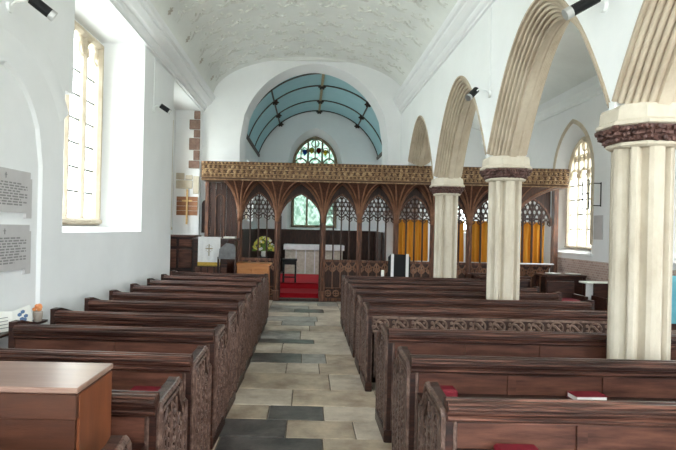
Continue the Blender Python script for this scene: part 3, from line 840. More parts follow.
kneeler(-.93, 3.23, .681, .20, .11, 'red kneeler on the ledge of the second pew left of the aisle')
kneeler(.87, 3.355, .681, .17, .11, 'red kneeler beside the carved bench end of the second nearest right pew', .055)
kneeler(1.0, 2.485, .681, .20, .11, 'red kneeler at the bottom edge on the nearest right pew', .035)
book(1.77, 3.355, .681, 'red hymn book with white page edges on the second nearest right pew', .06, .2, .11, .035)

# ------------------------------------------------------------------ rood screen
scr = thing('rood_screen', (0, 0, 0), 'carved oak rood screen with gilded cornice and fan vaulting spanning the church', 'screen')
SX0, SX1 = -2.42, 5.97
# cornice: stacked carved bands
YF = 12.30
m = MB()
m.prism([(YF, 3.20), (YF - .02, 3.15), (YF + .01, 3.13), (YF + .02, 2.86), (YF + .05, 2.84), (YF + .05, 2.79), (YF + .12, 2.77), (13.1, 2.77), (13.1, 3.20)], 'x', SX0, SX1)
m.build('cornice', M['gilt_dark'], scr)
def cable(z, r, st, mm, name, y=YF - .005):
    m = MB(); x = SX0 + st / 2; i = 0
    while x < SX1 - .02:
        m.ell((x, y, z), (st * .46, .022, r), 5, 3, Matrix.Rotation(.5 * (1 if i % 2 else -1), 3, 'Y')); x += st; i += 1
    m.build(name, M[mm], scr)
cable(3.165, .028, .085, 'gilt', 'leaf_band'); cable(3.075, .035, .11, 'gilt', 'vine_band', YF + .005)
cable(2.975, .042, .14, 'gilt', 'vine_band', YF + .008); cable(2.885, .030, .09, 'gilt', 'leaf_band', YF + .012)
m = MB()
for z in (3.125, 3.025, 2.925, 2.845): m.tube([(SX0, YF - .004, z), (SX1, YF - .004, z)], .012, 6)
m.box(SX0, SX1, YF + .03, YF + .06, 2.775, 2.80)
m.build('gilt_bead', M['gilt'], scr)
m = MB(); m.box(SX0, SX1, YF + .25, 13.1, 3.20, 3.215); m.build('loft_floor', M['screen_dark'], scr)

POST = [-1.57, -.68, .41, 1.26, 2.13, 3.0, 3.86, 4.86]
ENDX = 5.84
for px in POST:
    m = MB(); m.box(px - .05, px + .05, YSC - .05, YSC + .06, .0, 2.75)
    m.tube([(px, YSC - .055, .25), (px, YSC - .055, 1.98)], .034, 8); m.tube([(px - .045, YSC - .05, .2), (px - .045, YSC - .05, 1.98)], .014, 6); m.tube([(px + .045, YSC - .05, .2), (px + .045, YSC - .05, 1.98)], .014, 6)
    m.bbox(px - .075, px + .075, YSC - .10, YSC + .06, 0, .24, .012)
    m.ell((px, YSC - .055, 2.0), (.055, .055, .035), 8, 4)
    m.build('screen_post', M['screen'], scr)
# fan vaulting
FZ0, FZ1 = 1.86, 2.77
FA = math.radians(64)
def fe(t): return (1 - cos(FA * t)) / (1 - cos(FA))
def fz(t): return FZ0 + (FZ1 - FZ0) * sin(FA * t) / sin(FA)
def fanp(px, wl, wr, phi, t):       # t 0..1 up ; phi -90..90, 0 = west
    z = fz(t); e = fe(t)
    wx = (wl if phi < 0 else wr)
    rx = .035 + (wx - .035) * e; ry = .045 + .44 * e
    g = math.radians(phi)
    # squarish plan at the top, round at the bottom
    cx_, sy_ = sin(g), cos(g)
    k = 1 + e * (1 / max(abs(cx_), abs(sy_)) - 1)
    return (px + rx * cx_ * k, YSC - .05 - ry * sy_ * k + .0, z)
cen = [-2.35] + POST + [ENDX]
for i, px in enumerate(POST):
    wl = (px - cen[i]) / 2 if i > 0 else .40
    wr = (cen[i + 2] - px) / 2 if i < len(POST) - 1 else (ENDX - px) - .03
    if i == 0: wl = .35
    m = MB(); m.smooth = True
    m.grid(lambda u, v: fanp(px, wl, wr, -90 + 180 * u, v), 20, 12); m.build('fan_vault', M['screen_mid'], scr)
    m = MB(); m.smooth = True
    for phi in (-89, -62, -38, -15, 15, 38, 62, 89):
        m.tube([fanp(px, wl + .0, wr, phi, v / 10) for v in range(11)], [.020] * 9 + [.016, .012], 5)
    for phi in (-89, 89):
        m.tube([(p[0], p[1] - .03, p[2]) for p in [fanp(px, wl, wr, phi, v / 10) for v in range(11)]], .014, 5)
    m.build('fan_rib', M['screen_rib'], scr)

def bay(x0, x1, door=False, lights=4):
    c = (x0 + x1) / 2; h = (x1 - x0) / 2; y = YSC
    k = .05
    def zat(s_):                    # underside height for distance |s_| from centre
        d = h - abs(s_)
        if d <= .036: return FZ0
        e = min(1, (d - .035) / (h - .035)); return FZ0 + (fz(math.acos(1 - e * (1 - cos(FA))) / FA) - FZ0) * .76
    # limit apex
    cap = 2.56
    m = MB()
    pts = []
    N = 20
    for i in range(N + 1):
        s_ = -h + .05 + (2 * h - .1) * i / N
        pts.append((c + s_, y, min(zat(s_), cap - abs(s_) * .3) - .02))
    pr = [(-.022, -.04), (.018, -.04), (.018, .04), (-.022, .04)]
    m.sweep([(x0 + .05, y, 1.9)] + pts + [(x1 - .05, y, 1.9)], pr, (0, 1, 0)); m.build('bay_arch', M['screen'], scr)
    m = MB()                         # solid spandrel behind the fans
    for i in range(N):
        a, b = pts[i], pts[i + 1]; m.quad((a[0], y + .02, a[2]), (b[0], y + .02, b[2]), (b[0], y + .02, 2.78), (a[0], y + .02, 2.78))
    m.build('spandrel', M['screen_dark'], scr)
    if door: return
    zt = lambda s_: min(zat(s_), cap - abs(s_) * .3) - .02
    ww = 2 * h - .1; lw = ww / lights; b = [(-.013, -.02), (.013, -.02), (.013, .02), (-.013, .02)]
    m = MB()
    for i in range(1, lights):
        s_ = -h + .05 + lw * i; m.box(c + s_ - .016, c + s_ + .016, y - .03, y + .02, .98, zt(s_))
    m.build('mullion', M['screen_dark'], scr)
    m = MB()
    for i in range(lights):
        cc = -h + .05 + lw * (i + .5); z0 = 1.93 if 0 < i < lights - 1 else 1.90
        A = arch_pts(c + cc, z0, lw / 2, lw * .6, 5); m.sweep([(p, y, q) for p, q in A], b, (0, 1, 0))
        for sg in (-1, 1): m.sweep([(c + cc + sg * lw * .46, y, z0 - .01), (c + cc + sg * lw * .18, y, z0 + .03), (c + cc + sg * lw * .2, y, z0 + .09)], [(u * .7, v * .7) for u, v in b], (0, 1, 0))
        # reticulated head: staggered rows of rings and short bars up to the arch
    zr = 2.10; row = 0; st = lw / 2
    while zr < 2.62:
        k = -8
        while k <= 8:
            s2 = (k + (.5 if row % 2 else 0)) * st; k += 1
            if abs(s2) > ww / 2 - .03 or zt(s2) < zr + .02: continue
            r = st * .44; m.sweep([(c + s2 + r * cos(g * pi / 4), y, zr + 1.25 * r * sin(g * pi / 4)) for g in range(9)], [(u * .62, v) for u, v in b], (0, 1, 0))
            m.box(c + s2 - .006, c + s2 + .006, y - .015, y + .015, zr + r * 1.2, min(zr + r * 1.2 + .05, zt(s2) + .01))
        zr += st * 1.05; row += 1
    for i in range(lights):
        cc = -h + .05 + lw * (i + .5)
        m.box(c + cc - .009, c + cc + .009, y - .018, y + .018, 2.03, min(2.08, max(2.04, zt(cc))))
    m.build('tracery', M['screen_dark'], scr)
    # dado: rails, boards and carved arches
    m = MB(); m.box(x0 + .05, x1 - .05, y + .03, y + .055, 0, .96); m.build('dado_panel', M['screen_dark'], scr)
    for (d_, za, zb) in ((.05, .93, .99), (.03, 0, .08), (.022, .30, .33)):
        m = MB(); m.box(x0 + .05, x1 - .05, y - d_, y + .03, za, zb); m.build('dado_rail', M['screen'], scr)
    m = MB(); n = 4; l2 = ww / n
    for i in range(n):
        cc = x0 + .05 + l2 * (i + .5)
        if i: m.box(cc - l2 / 2 - .012, cc - l2 / 2 + .012, y - .02, y + .03, .33, .93)
        A = arch_pts(cc, .72, l2 / 2 - .01, l2 * .6, 5); m.sweep([(p, y, q) for p, q in A], [(u * 1.1, v) for u, v in b], (0, 1, 0))
        for sg in (-1, 1):
            m.sweep([(cc + sg * l2 * .42, y, .70), (cc + sg * l2 * .12, y, .76), (cc + sg * l2 * .2, y, .84), (cc + sg * l2 * .5, y, .93)], b, (0, 1, 0))
        m.sweep([(cc + .07 * cos(g * pi / 4), y, .19 + .07 * sin(g * pi / 4)) for g in range(9)], b, (0, 1, 0))
        m.sweep([(cc, y, .12), (cc, y, .26)], [(u * .6, v) for u, v in b], (0, 1, 0)); m.sweep([(cc - .07, y, .19), (cc + .07, y, .19)], [(u * .6, v) for u, v in b], (0, 1, 0))
    m.build('dado_tracery', M['screen_rib'], scr)
ED = POST + [ENDX]
for i in range(len(ED) - 1): bay(ED[i], ED[i + 1], door=(i == 1))
# boarded end against the left wall
m = MB(); x = -2.40; i = 0
while x < -1.64:
    m.box(x, x + .115, YSC + (.0 if i % 2 else .012), YSC + .05, .0, 2.75); m.tube([(x + .115, YSC - .004, .9), (x + .115, YSC - .004, 2.72)], .009, 5); x += .125; i += 1
m.build('boarding', M['screen_dark'], scr)
m = MB(); A = arch_pts(-2.05, 2.35, .10, .14, 6)
m.sweep([(-2.15, YSC - .01, 1.2)] + [(p, YSC - .01, q) for p, q in A] + [(-1.95, YSC - .01, 1.2)], [(-.01, -.012), (.01, -.012), (.01, .012), (-.01, .012)], (0, 1, 0)); m.build('blind_arch', M['screen'], scr)
m = MB(); m.box(ENDX, ENDX + .1, YSC - .08, YSC + .08, 0, 2.78); m.build('end_stile', M['screen'], scr)
m = MB(); m.box(SX0 + .02, SX0 + .1, YSC - .03, YSC + .06, 0, 2.78); m.build('end_stile', M['screen'], scr)
m = MB(); m.box(-.62, .36, YSC - .09, YSC + .1, 0, .05); m.build('threshold', M['screen_dark'], scr)
# open door leaves folded inward
for sx_, hx in ((1, .355), (-1, -.625)):
    m = MB()
    m.box(hx - .02, hx + .02, YSC + .06, YSC + .10, .05, 2.0); m.box(hx - .02, hx + .02, YSC + .46, YSC + .50, .05, 2.0)
    for z in (.05, .9, 1.95): m.box(hx - .02, hx + .02, YSC + .06, YSC + .5, z, z + .06)
    m.box(hx - .01, hx + .01, YSC + .08, YSC + .48, .08, .92); m.box(hx - .012, hx + .012, YSC + .27, YSC + .29, .9, 2.0)
    m.build('door_leaf', M['screen_dark'], scr)

# curtains behind the aisle bays
labs = {4: 'gold curtain behind the screen bay left of the furthest stone column', 5: 'gold curtain behind the screen bay just right of the furthest stone column',
        6: 'gold curtain behind the screen bay hidden mostly by the middle stone column', 7: 'brightest gold curtain in the screen bay near the aisle wall', }
for i in range(4, 8):
    x0, x1 = ED[i] + .07, ED[i + 1] - .07
    if i == 7: x1 = ENDX - .12
    m = MB(); m.smooth = True
    def fn(u, v):
        x = x0 + (x1 - x0) * u
        return (x, YSC + .14 + .045 * sin(u * 38 + .6 * sin(v * 3 + i)) * (1.15 - .35 * v) + .01 * sin(u * 90), 1.0 + v * .98)
    m.grid(fn, 90, 8)
    m.smooth = False; m.box(x0, x1, YSC + .13, YSC + .15, 1.96, 1.985)
    tag(m.build('gold_curtain', M['curtain']), labs[i], 'curtain', 'gold curtains behind the screen')
m = MB(); m.bbox(4.95, 5.80, YSC - .22, YSC - .11, .99, 1.02, .008)
tag(m.build('white_shelf', M['plaster_w']), 'narrow white shelf along the screen below the brightest curtain', 'shelf')

# ------------------------------------------------------------------ chancel furniture
t = thing('altar', (0, 0, 0), 'altar draped in pale cloth against the panelled east wall', 'altar')
m = MB(); m.box(-.66, 1.20, 17.45, 18.1, .24, 1.16); m.build('body', M['frontal'], t)
m = MB(); m.bbox(-.71, 1.25, 17.40, 18.13, 1.16, 1.19, .006); m.smooth = True
m.grid(lambda u, v: (-.71 + 1.96 * u, 17.395 + .008 * sin(u * 60), 1.185 - .16 * v), 60, 2); m.build('linen', M['cloth'], t)
m = MB()
for x in (-.3, 0, .3, .6, .9): m.box(x - .02, x + .02, 17.44, 17.45, .26, 1.05)
m.build('orphrey', M['cloth'], t)
m = MB(); m.box(CX0, CX1, YE - .06, YE - .005, .24, 1.62)
for i in range(9):
    x = CX0 + .1 + i * .43; m.box(x, x + .36, YE - .075, YE - .06, .4, 1.0); m.box(x, x + .36, YE - .075, YE - .06, 1.08, 1.52)
m.box(CX0, CX1, YE - .1, YE - .005, 1.62, 1.68)
m.box(CX0 + .001, CX0 + .05, 14.4, YE - .06, .24, 1.66); m.box(cx - ca + .081, cx - ca + .12, 13.42, 14.4, .24, 1.66); m.box(cx + ca - .12, cx + ca - .081, 13.42, 14.4, .24, 1.66); m.box(CX1 - .05, CX1 - .001, 14.6, YE - .06, .24, 1.66)
struct(m.build('wall_panelling', M['screen_dark']))
t = thing('black_stool', (-.42, 14.6, .255), 'small black wooden stool on the red carpet in front of the altar', 'stool')
m = MB(); m.bbox(-.2, .2, -.16, .16, .58, .63, .01); m.build('seat', M['black'], t)
for a in (-1, 1):
    for b in (-1, 1):
        m = MB(); m.box(a * .16 - .022, a * .16 + .022, b * .12 - .022, b * .12 + .022, 0, .58); m.build('leg', M['black'], t)
m = MB(); m.box(-.16, .16, -.01, .01, .12, .15); m.build('stretcher', M['black'], t)
m = MB(); m.box(-.18, .18, -.13, -.11, .48, .58); m.build('apron', M['black'], t)
# flowers behind the first bay, on a stand
t = thing('flower_stand', (-1.02, 13.22, 0), 'slim dark flower stand behind the screen bay left of the doorway', 'stand')
m = MB(); m.lathe(0, 0, [(.14, 0), (.14, .02), (.02, .04), (.02, .95), (.11, .98), (.11, 1.0)], 12); m.build('pedestal', M['black'], t)
t = thing('flower_arrangement', (-1.02, 13.22, 1.0), 'bouquet of yellow and white flowers seen through the bay left of the doorway', 'flowers')
m = MB(); m.lathe(0, 0, [(.05, 0), (.07, .05), (.06, .12), (.05, .14)], 10); m.build('vase', M['petal'], t)
rr = random.Random(9); fb = [MB(), MB(), MB()]
for k in range(110):
    g = rr.uniform(0, 2 * pi); ph_ = rr.uniform(.1, 1.45); r = .26
    p = Vector((r * cos(g) * cos(ph_), .7 * r * sin(g) * cos(ph_), .17 + 1.35 * r * sin(ph_) - .05))
    kk = rr.choice((0, 1, 1, 2)); s_ = .032
    if kk == 0:
        fb[0].ell(p, (.05, .012, .03), 5, 3, Matrix.Rotation(g, 3, 'Z') @ Matrix.Rotation(rr.uniform(-1, 1), 3, 'X'))
    else:
        for q in range(5): fb[kk].ell(p + Vector((.02 * cos(q * 1.256), -.01, .02 * sin(q * 1.256))), (.018, .012, .018), 5, 3)
    fb[0].tube([(0, 0, .12), p], .003, 3)
for b_, n_, mm in zip(fb, ('foliage', 'yellow_blooms', 'white_blooms'), ('green', 'yellow', 'petal')): b_.build(n_, M[mm], t)

# ------------------------------------------------------------------ pulpit corner
t = thing('panelled_stall', (0, 0, 0), 'dark panelled wooden stall in the recess below the cross panel', 'stall')
m = MB(); m.box(-3.15, -2.41, 11.7, 12.3, 0, 1.46); m.build('body', M['oak'], t)
m = MB(); m.bbox(-3.18, -2.38, 11.66, 12.33, 1.46, 1.51, .008); m.build('capping', M['oak_rail'], t)
for (a, b) in ((-3.1, -2.80), (-2.74, -2.46)):
    for (z0, z1) in ((.1, .72), (.8, 1.2), (1.26, 1.42)):
        m = MB(); m.bbox(a, b, 11.675, 11.705, z0, z1, .01); m.build('raised_panel', M['oak_panel'], t)
t = thing('pulpit', (0, 0, 0), 'dark panelled pulpit standing before the boarded left end of the screen', 'pulpit')
m = MB(); m.prism([(-2.32, 11.2), (-1.62, 11.2), (-1.50, 11.4), (-1.50, 11.9), (-2.32, 11.9)], 'z', 0, 1.42); m.build('body', M['oak'], t)
m = MB(); m.prism([(-2.35, 11.16), (-1.60, 11.16), (-1.46, 11.38), (-1.46, 11.93), (-2.35, 11.93)], 'z', 1.42, 1.46); m.build('ledge', M['oak_rail'], t)
for i in range(5): m = MB(); m.bbox(-2.28 + i * .135, -2.17 + i * .135, 11.185, 11.205, .1, .86, .004); m.build('raised_panel', M['oak_panel'], t)
m = MB(); m.bbox(-1.74, -1.5, 11.4, 11.65, 1.461, 1.50, .006); tag(m.build('open_bible', M['paper']), 'open white book lying on the pulpit ledge beside the embroidered cloth', 'book')
t = thing('pulpit_cloth', (0, 0, 0), 'white cloth embroidered with a cross and fringed in gold hanging on the pulpit', 'cloth')
m = MB(); m.smooth = True
m.grid(lambda u, v: (-2.22 + .46 * u, 11.15 + .004 * sin(u * 20), 1.49 - .52 * v), 16, 8); m.smooth = False
m.box(-2.22, -1.76, 11.145, 11.30, 1.475, 1.49); m.build('linen', M['cloth'], t)
m = MB(); m.box(-2.22, -1.76, 11.143, 11.152, .91, .97)
for i in range(30): m.box(-2.218 + i * .0153, -2.210 + i * .0153, 11.144, 11.151, .885, .91)
m.build('fringe', M['fringe'], t)
m = MB(); m.box(-2.0, -1.98, 11.136, 11.144, 1.10, 1.34); m.box(-2.06, -1.92, 11.136, 11.144, 1.24, 1.26)
for g in range(12): m.ell((-1.99 + .07 * cos(g * pi / 6), 11.14, 1.25 + .07 * sin(g * pi / 6)), (.008, .003, .008), 4, 3)
m.build('embroidered_cross', M['tanrib'], t)
for i, (a, b) in enumerate(((0, 0),)): pass
t = thing('upholstered_chair', (-1.58, 10.75, 0), 'grey upholstered chair back beside the pulpit, behind the last left pews', 'chair')
m = MB(); m.prism([(-.17, 1.06), (.17, 1.06), (.17, 1.30), (.12, 1.36), (-.02, 1.38), (-.15, 1.26)], 'y', .10, .16); m.build('backrest', M['grey'], t)
m = MB(); m.bbox(-.2, .2, -.22, .1, .42, .48, .01); m.build('seat', M['grey'], t)
for a in (-.17, .17):
    for b in (-.18, .13): m = MB(); m.box(a - .02, a + .02, b - .02, b + .02, 0, .42 if b < 0 else 1.1); m.build('leg', M['oak'], t)
t = thing('oak_chest', (0, 0, 0), 'light orange oak chest standing before the screen left of the doorway', 'chest')
m = MB(); m.box(-1.40, -.75, 11.1, 11.5, .0, .93); m.build('body', M['lightoak'], t)
m = MB(); m.bbox(-1.44, -.71, 11.06, 11.53, .93, .97, .006); m.build('lid', M['lightoak'], t)
for (a, b) in ((-1.37, -1.10), (-1.05, -.78)): m = MB(); m.bbox(a, b, 11.085, 11.105, .15, .85, .008); m.build('raised_panel', M['lightoak'], t)
# wooden cross panel on recess jamb
t = thing('cross_panel', (0, 0, 0), 'brown plank panel with a pale wooden cross fixed in the white recess', 'cross')
m = MB()
for i in range(4): m.box(-3.17, -2.66, 13.165, 13.195, 1.97 + i * .115, 2.078 + i * .115)
m.build('plank_panel', M['lightoak'] if False else mat('brown planks', (.22, .09, .04), (.34, .15, .07), 5, .5), t)
m = MB(); m.box(-2.93, -2.89, 13.12, 13.165, 1.75, 2.60); m.box(-3.03, -2.79, 13.125, 13.165, 2.30, 2.34); m.build('cross', mat('pale wood', (.6, .38, .16), (.7, .48, .22), 6, .5), t)
# narrow dark door to the loft stair
m = MB(); A = arch_pts(-2.52, 2.25, .07, .12, 6); m.prism([(-2.59, 1.55)] + A + [(-2.45, 1.55)], 'y', 13.36, 13.398); struct(m.build('door_1', M['screen_dark']))

# black stand with two white strips near the screen
t = thing('black_stand', (2.02, 11.6, 0), 'black display stand with two white strips in front of the screen', 'stand')
m = MB(); m.prism([(-.24, .0), (.24, .0), (.24, 1.14), (.18, 1.2), (-.18, 1.2), (-.24, 1.14)], 'y', 0, .03); m.box(-.24, -.2, -.02, .2, 0, .04); m.box(.2, .24, -.02, .2, 0, .04); m.build('board', M['black'], t)
for x in (-.15, .17):
    m = MB(); m.box(x - .03, x + .03, -.012, 0, .68, 1.21); m.build('white_strip', M['cloth'], t)
    m = MB(); m.box(x - .035, x + .035, -.014, 0, .62, .68); m.build('gold_end', M['fringe'], t)
t = thing('white_candle', (1.66, 11.55, 0), 'white candle on a dark holder beside the black display stand', 'candle')
m = MB(); m.lathe(0, 0, [(.09, 0), (.09, .02), (.02, .05), (.02, .6), (.05, .62), (.05, .64)], 12); m.build('holder', M['black'], t)
m = MB(); m.lathe(0, 0, [(.035, .64), (.035, .85), (.008, .86)], 12); m.build('wax', M['petal'], t)

# ------------------------------------------------------------------ wall tablets with cut text
def tablet(y0, y1, z0, z1, label, lines):
    t = thing('memorial_tablet', (-2.60, (y0 + y1) / 2, z0), label, 'tablet', 'marble tablets on the left wall')
    o = Vector(t.location)
    m = MB(); m.prism([(y0, z0 + .0), (y0 + .0, z1 - .06), (y0 + .03, z1 - .06), (y0 + .03, z1), (y1 - .03, z1), (y1 - .03, z1 - .06), (y1, z1 - .06), (y1, z0), (y1 - .10, z0), (y1 - .10, z0 + .05), (y0 + .10, z0 + .05), (y0 + .10, z0)], 'x', -2.64, -2.605)
    b = m.build('slab', M['tablet'], t); b.location = -o
    m = MB(); rr = random.Random(int(z0 * 100)); n = lines
    for i in range(n):
        z = z1 - .12 - (z1 - z0 - .24) * i / (n - 1); hwid = (y1 - y0) * (.40 - .12 * ((i % 3) == 0) - (.1 if i == n - 1 else 0))
        y = (y0 + y1) / 2 - hwid
        while y < (y0 + y1) / 2 + hwid:
            l = rr.uniform(.03, .09); m.box(-2.606, -2.6025, y, min(y + l, (y0 + y1) / 2 + hwid), z - .007, z + .007); y += l + .022
    m.box(-2.606, -2.6025, (y0 + y1) / 2 - .006, (y0 + y1) / 2 + .006, z1 - .085, z1 - .035); m.box(-2.606, -2.6025, (y0 + y1) / 2 - .018, (y0 + y1) / 2 + .018, z1 - .06, z1 - .05)
    b = m.build('cut_lettering', M['ink'], t); b.location = -o
tablet(4.22, 5.12, 1.74, 2.17, 'grey marble inscribed tablet on the left wall, upper of the two', 9)
tablet(4.22, 5.12, 1.22, 1.68, 'grey marble inscribed tablet on the left wall, lower of the two', 10)

# leaflets and pot on the ledge by the left wall
SHZ = .77
m0 = thing('wall_shelf', (0, 0, 0), 'narrow dark wooden shelf on the left wall holding leaflets and a pot', 'shelf')
m = MB(); m.box(-2.599, -2.475, 4.22, 5.22, SHZ - .02, SHZ); m.build('board', M['oak'], m0)
for y in (4.4, 5.0): m = MB(); m.prism([(-2.599, SHZ - .02), (-2.599, SHZ - .12), (-2.49, SHZ - .02)], 'y', y, y + .03); m.build('bracket', M['oak'], m0)
t = thing('open_leaflet', (-2.50, 4.66, SHZ), 'open white leaflet with a blue drawing standing by the left wall', 'leaflet')
t.rotation_euler.z = 1.22
m = MB(); m.quad((-.24, .02, .0), (.0, .0, .0), (.0, .03, .16), (-.24, .06, .19)); m.quad((.0, .0, .0), (.22, .02, .0), (.22, .06, .19), (.0, .03, .16)); m.build('page', M['paper'], t)
m = MB()
for a, z in ((.08, .12), (.12, .14), (.15, .10), (.10, .08), (.13, .07)): m.ell((a, a * .1 + z * .2 - .004, z), (.026, .004, .018), 6, 3)
m.build('blue_drawing', M['inkblue'], t)
m = MB()
for i in range(4): m.box(-.17, -.05, .004 + .004 * i, .006 + .004 * i, .03 + i * .028, .036 + i * .028)
m.build('printed_text', M['ink'], t)
t = thing('flower_pot', (-2.523, 5.12, SHZ), 'small pale pot with an orange flower beside the open leaflet', 'pot')
m = MB(); m.lathe(0, 0, [(.032, 0), (.042, .05), (.044, .09), (.038, .095)], 14); m.build('pot', M['terracotta'], t)
m = MB()
for k in range(9): m.ell((.02 * cos(k), .03 * sin(k * 1.7), .115 + .014 * (k % 3)), (.02, .024, .02), 5, 3)
m.build('blooms', M['orange'], t)
t.children[-1]['label'] = 'orange blooms'

# ------------------------------------------------------------------ spot lamps
def spot(p, wallx, aim, label, conduit=None, L=.2, r=.042):
    t = thing('spot_lamp', p, label, 'lamp', 'black cylinder spot lamps on the walls')
    d = Vector(aim).normalized(); c = Vector((0, 0, 0))
    m = MB(); m.tube([c - d * L / 2, c + d * L * .3], r, 14); m.build('lamp_body', M['black'], t)
    m = MB(); m.tube([c + d * L * .3, c + d * L / 2], r * 1.04, 14); m.build('lamp_rim', M['silver'], t)
    m = MB(); m.tube([c - d * L * .56, c - d * L / 2], r * .8, 12); m.build('rear_cap', M['silver'], t)
    wx = wallx - p[0]
    s_ = 1 if wx > 0 else -1
    m = MB(); m.tube([(0, 0, 0), (wx * .35, -.01, .06), (wx * .8, 0, .05), (wx * .97, 0, .0)], .010, 6); m.tube([(wx - s_ * .03, 0, 0), (wx, 0, 0)], .045, 12); m.build('bracket', M['plaster_w'], t)
    if conduit:
        m = MB(); m.tube([(wx - s_ * .008, 0, 0), (wx - s_ * .008, .0, conduit - p[2])], .008, 5); m.build('cable', M['plaster_w'], t)
    return t
def at(px, py, X): d = 540 * X / (px - 306); hz = 229 + (px - 306) * .0227; return (X, d, 1.7 + (hz - py) * d / 540)
x_, y_, z_ = at(38, 8, -2.30); spot((x_, y_, z_), -2.60, (.6, .35, -.45), 'black spot lamp high on the left wall, nearest the viewer', None, .22, .045)
x_, y_, z_ = at(163, 109, -2.42); spot((x_, y_, z_), XL, (.55, .2, -.35), 'small black spot lamp on the left wall between the two window recesses', 4.56)
x_, y_, z_ = at(469, 94, 2.08); spot((x_, y_, z_), XA0, (-.5, -.3, -.5), 'small black spot lamp on the arcade wall above the middle stone column', 4.64)
x_, y_, z_ = at(576, 6, 2.12); spot((x_, y_, z_), XA0, (-.6, .1, -.34), 'black spot lamp at the top right on the wall above the nearest stone column', None, .27, .045)

# ------------------------------------------------------------------ south aisle furniture
t = thing('oak_table', (5.56, 11.75, 0), 'dark oak table with two white dishes near the aisle window', 'table')
m = MB(); m.bbox(-.45, .42, -.3, .3, .80, .84, .008); m.build('tabletop', M['oak_rail'], t)
for a in (-.4, .37):
    for b in (-.25, .25): m = MB(); m.box(a - .035, a + .035, b - .035, b + .035, 0, .80); m.build('leg', M['oak'], t)
m = MB(); m.box(-.4, .37, -.27, -.24, .4, .80); m.build('apron', M['oak'], t)
for (x, lab) in ((5.35, 'left'), (5.78, 'right')):
    m = MB(); m.lathe(0, 0, [(.06, 0), (.15, .018), (.165, .03), (.15, .026), (.05, .01)], 18); o = m.build('white_dish', M['petal']); o.location = (x, 11.65, .841)
    tag(o, 'white dish on the dark oak table by the aisle window, %s of two' % lab, 'dish', 'white dishes on the oak table')
def aisle_chair(x, y, label, mm='oak', cat='chair', name='aisle_chair', w_=.5, rz=0):
    t = thing(name, (x, y, 0), label, cat); t.rotation_euler.z = rz
    m = MB(); m.bbox(-w_ / 2, w_ / 2, .20, .24, .45, .84, .006); m.build('backrest', M[mm], t)
    m = MB(); m.bbox(-w_ / 2, w_ / 2, -.22, .2, .41, .45, .006); m.build('seat', M['oak'], t)
    for a in (-1, 1):
        m = MB(); m.box(a * w_ / 2 - .025, a * w_ / 2 + .025, -.24, .24, 0, .62); m.build('side_board', M['oak'], t)
    return t
aisle_chair(4.72, 9.75, 'dark oak chair with a red cushion, left of two by the oak table')
aisle_chair(5.45, 9.5, 'dark oak chair half hidden by the nearest stone column, beside the white-topped seat', w_=.5)
for x, y, lab in ((4.72, 9.70, 'red cushion on the dark chair in the aisle, left of two'), (5.45, 9.45, 'red cushion on the aisle chair in front of the pale panel')):
    m = MB(); m.bbox(-.18, .18, -.15, .15, 0, .10, .02); o = m.build('red_cushion', M['redbook']); o.location = (x, y, .451); tag(o, lab, 'cushion', 'red cushions in the aisle')
t = thing('white_topped_desk', (5.52, 9.95, 0), 'white-topped bench desk beside the brick-coloured aisle wall', 'desk')
m = MB(); m.bbox(-.35, .5, -.08, .25, .81, .84, .006); m.build('top', M['petal'], t)
m = MB(); m.box(-.33, .48, .02, .05, .0, .81); m.build('front_panel', M['oak'], t)
m = MB(); m.box(-.33, -.06, .0, .02, .5, .81); m.build('pale_panel', M['cloth'], t)
for i, (x0, x1, y) in enumerate(((3.6, 4.55, 11.7), (3.55, 4.6, 11.0), (3.5, 4.3, 10.3))):
    t = thing('aisle_bench', (x0, y, 0), 'low dark bench in the side aisle, %s towards the screen' % ('last', 'second', 'first')[i], 'bench', 'low benches in the side aisle')
    L = x1 - x0
    m = MB(); m.bbox(0, L, 0, .04, .3, .80, .006); m.build('backrest', M['oak'], t)
    m = MB(); m.bbox(0, L, -.03, .06, .79, .83, .006); m.build('top_rail', M['oak_rail'], t)
    m = MB(); m.bbox(0, L, .04, .36, .41, .45, .006); m.build('seat', M['oak'], t)
    for a in (0, L - .05): m = MB(); m.box(a, a + .05, 0, .36, 0, .8); m.build('end_board', M['oak'], t)
# blue banner right of the near column
t = thing('blue_banner', (5.2, 7.0, 0), 'blue banner board at the right edge beyond the nearest stone column', 'banner')
m = MB(); m.bbox(-.5, .6, 0, .03, .58, 1.2, .004); m.build('panel', M['banner'], t)
m = MB(); m.box(-.55, -.5, -.01, .04, 0, 1.22); m.box(.6, .65, -.01, .04, 0, 1.22); m.box(-.55, .65, -.15, .15, 0, .03); m.box(-.5, .6, 0, .03, .50, .58); m.build('frame', M['oak'], t)
# notice and bracket on the aisle wall
m = MB(); m.box(XS - .02, XS - .002, 11.05, 11.38, 1.62, 2.12); tag(m.build('grey_notice', M['tablet']), 'small grey tablet on the aisle wall just right of the window', 'tablet')
t = thing('wall_bracket', (XS, 11.15, 2.3), 'thin black metal bracket on the aisle wall right of the window', 'bracket')
m = MB(); m.tube([(-.01, 0, 0), (-.01, 0, .5)], .012, 6); m.tube([(-.01, 0, .48), (-.16, 0, .48)], .01, 6); m.tube([(-.01, 0, .02), (-.16, 0, .02)], .01, 6); m.build('rod', M['black'], t)

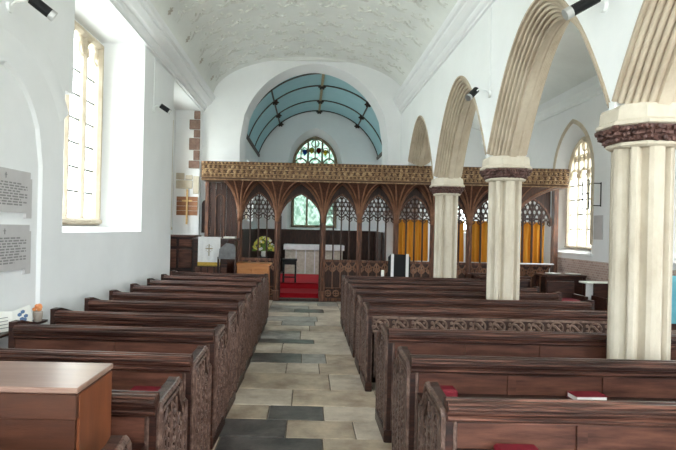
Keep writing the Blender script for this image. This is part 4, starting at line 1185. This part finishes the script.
# ------------------------------------------------------------------ daylight
W = bpy.data.worlds.new('World'); S.world = W; W.use_nodes = True
nt = W.node_tree; bg = nt.nodes['Background']
tc = nt.nodes.new('ShaderNodeTexCoord'); sp = nt.nodes.new('ShaderNodeSeparateXYZ'); nt.links.new(tc.outputs['Generated'], sp.inputs[0])
cr = nt.nodes.new('ShaderNodeValToRGB')
cr.color_ramp.elements[0].position = .46; cr.color_ramp.elements[0].color = (.60, .65, .62, 1)
cr.color_ramp.elements[1].position = .56; cr.color_ramp.elements[1].color = (.89, .945, 1.0, 1)
mr = nt.nodes.new('ShaderNodeMapRange'); mr.inputs['From Min'].default_value = -1; nt.links.new(sp.outputs['Z'], mr.inputs['Value']); nt.links.new(mr.outputs[0], cr.inputs['Fac'])
nt.links.new(cr.outputs[0], bg.inputs['Color']); bg.inputs['Strength'].default_value = 9.0

def portal(loc, rot, sx_, sy_):
    l = bpy.data.lights.new('window_daylight', 'AREA'); l.shape = 'RECTANGLE'; l.size = sx_; l.size_y = sy_; l.cycles.is_portal = True
    o = bpy.data.objects.new('window_daylight', l); COL.objects.link(o); o.location = loc; o.rotation_euler = rot
for (y, z, a, b) in ((7.27, 3.08, 2.1, 2.8), (11.9, 2.9, 1.7, 2.7), (-.8, 3.08, 1.9, 2.8)):
    portal((-3.52, y, z), (0, -pi / 2, 0), b, a)
portal((CX0 - .4, 15.9, 2.75), (0, -pi / 2, 0), 1.6, 1.8)  # daylight of the added chancel window
for y in WY: portal((XS + .45, y, 2.7), (0, pi / 2, 0), 2.7, 1.5)
portal((EC, YE + .45, 3.3), (-pi / 2, 0, 0), 1.6, 3.1); portal((5.15, YE + .45, 2.7), (-pi / 2, 0, 0), 1.3, 2.1)
portal((.1, YW - .45, 3.05), (pi / 2, 0, 0), 4.0, 4.4); portal((4.55, YW - .45, 2.8), (pi / 2, 0, 0), 2.6, 3.3)  # daylight of the two added west openings

# ------------------------------------------------------------------ camera
cam = bpy.data.cameras.new('Camera'); co = bpy.data.objects.new('Camera', cam); COL.objects.link(co)
cam.sensor_width = 36; cam.lens = 540 / 676 * 36; cam.shift_x = 32 / 676; cam.shift_y = 4 / 676; cam.clip_start = .05
co.matrix_world = Matrix.Translation((0, 0, 1.7)) @ Matrix.Rotation(pi / 2, 4, 'X') @ Matrix.Rotation(math.radians(1.3), 4, 'Z')
S.camera = co
S.view_settings.view_transform = 'Standard'; S.view_settings.look = 'None'; S.view_settings.exposure = 0.85; S.view_settings.gamma = 1
S.cycles.max_bounces = 10; S.cycles.diffuse_bounces = 7; S.cycles.transparent_max_bounces = 12
S.cycles.use_denoising = True
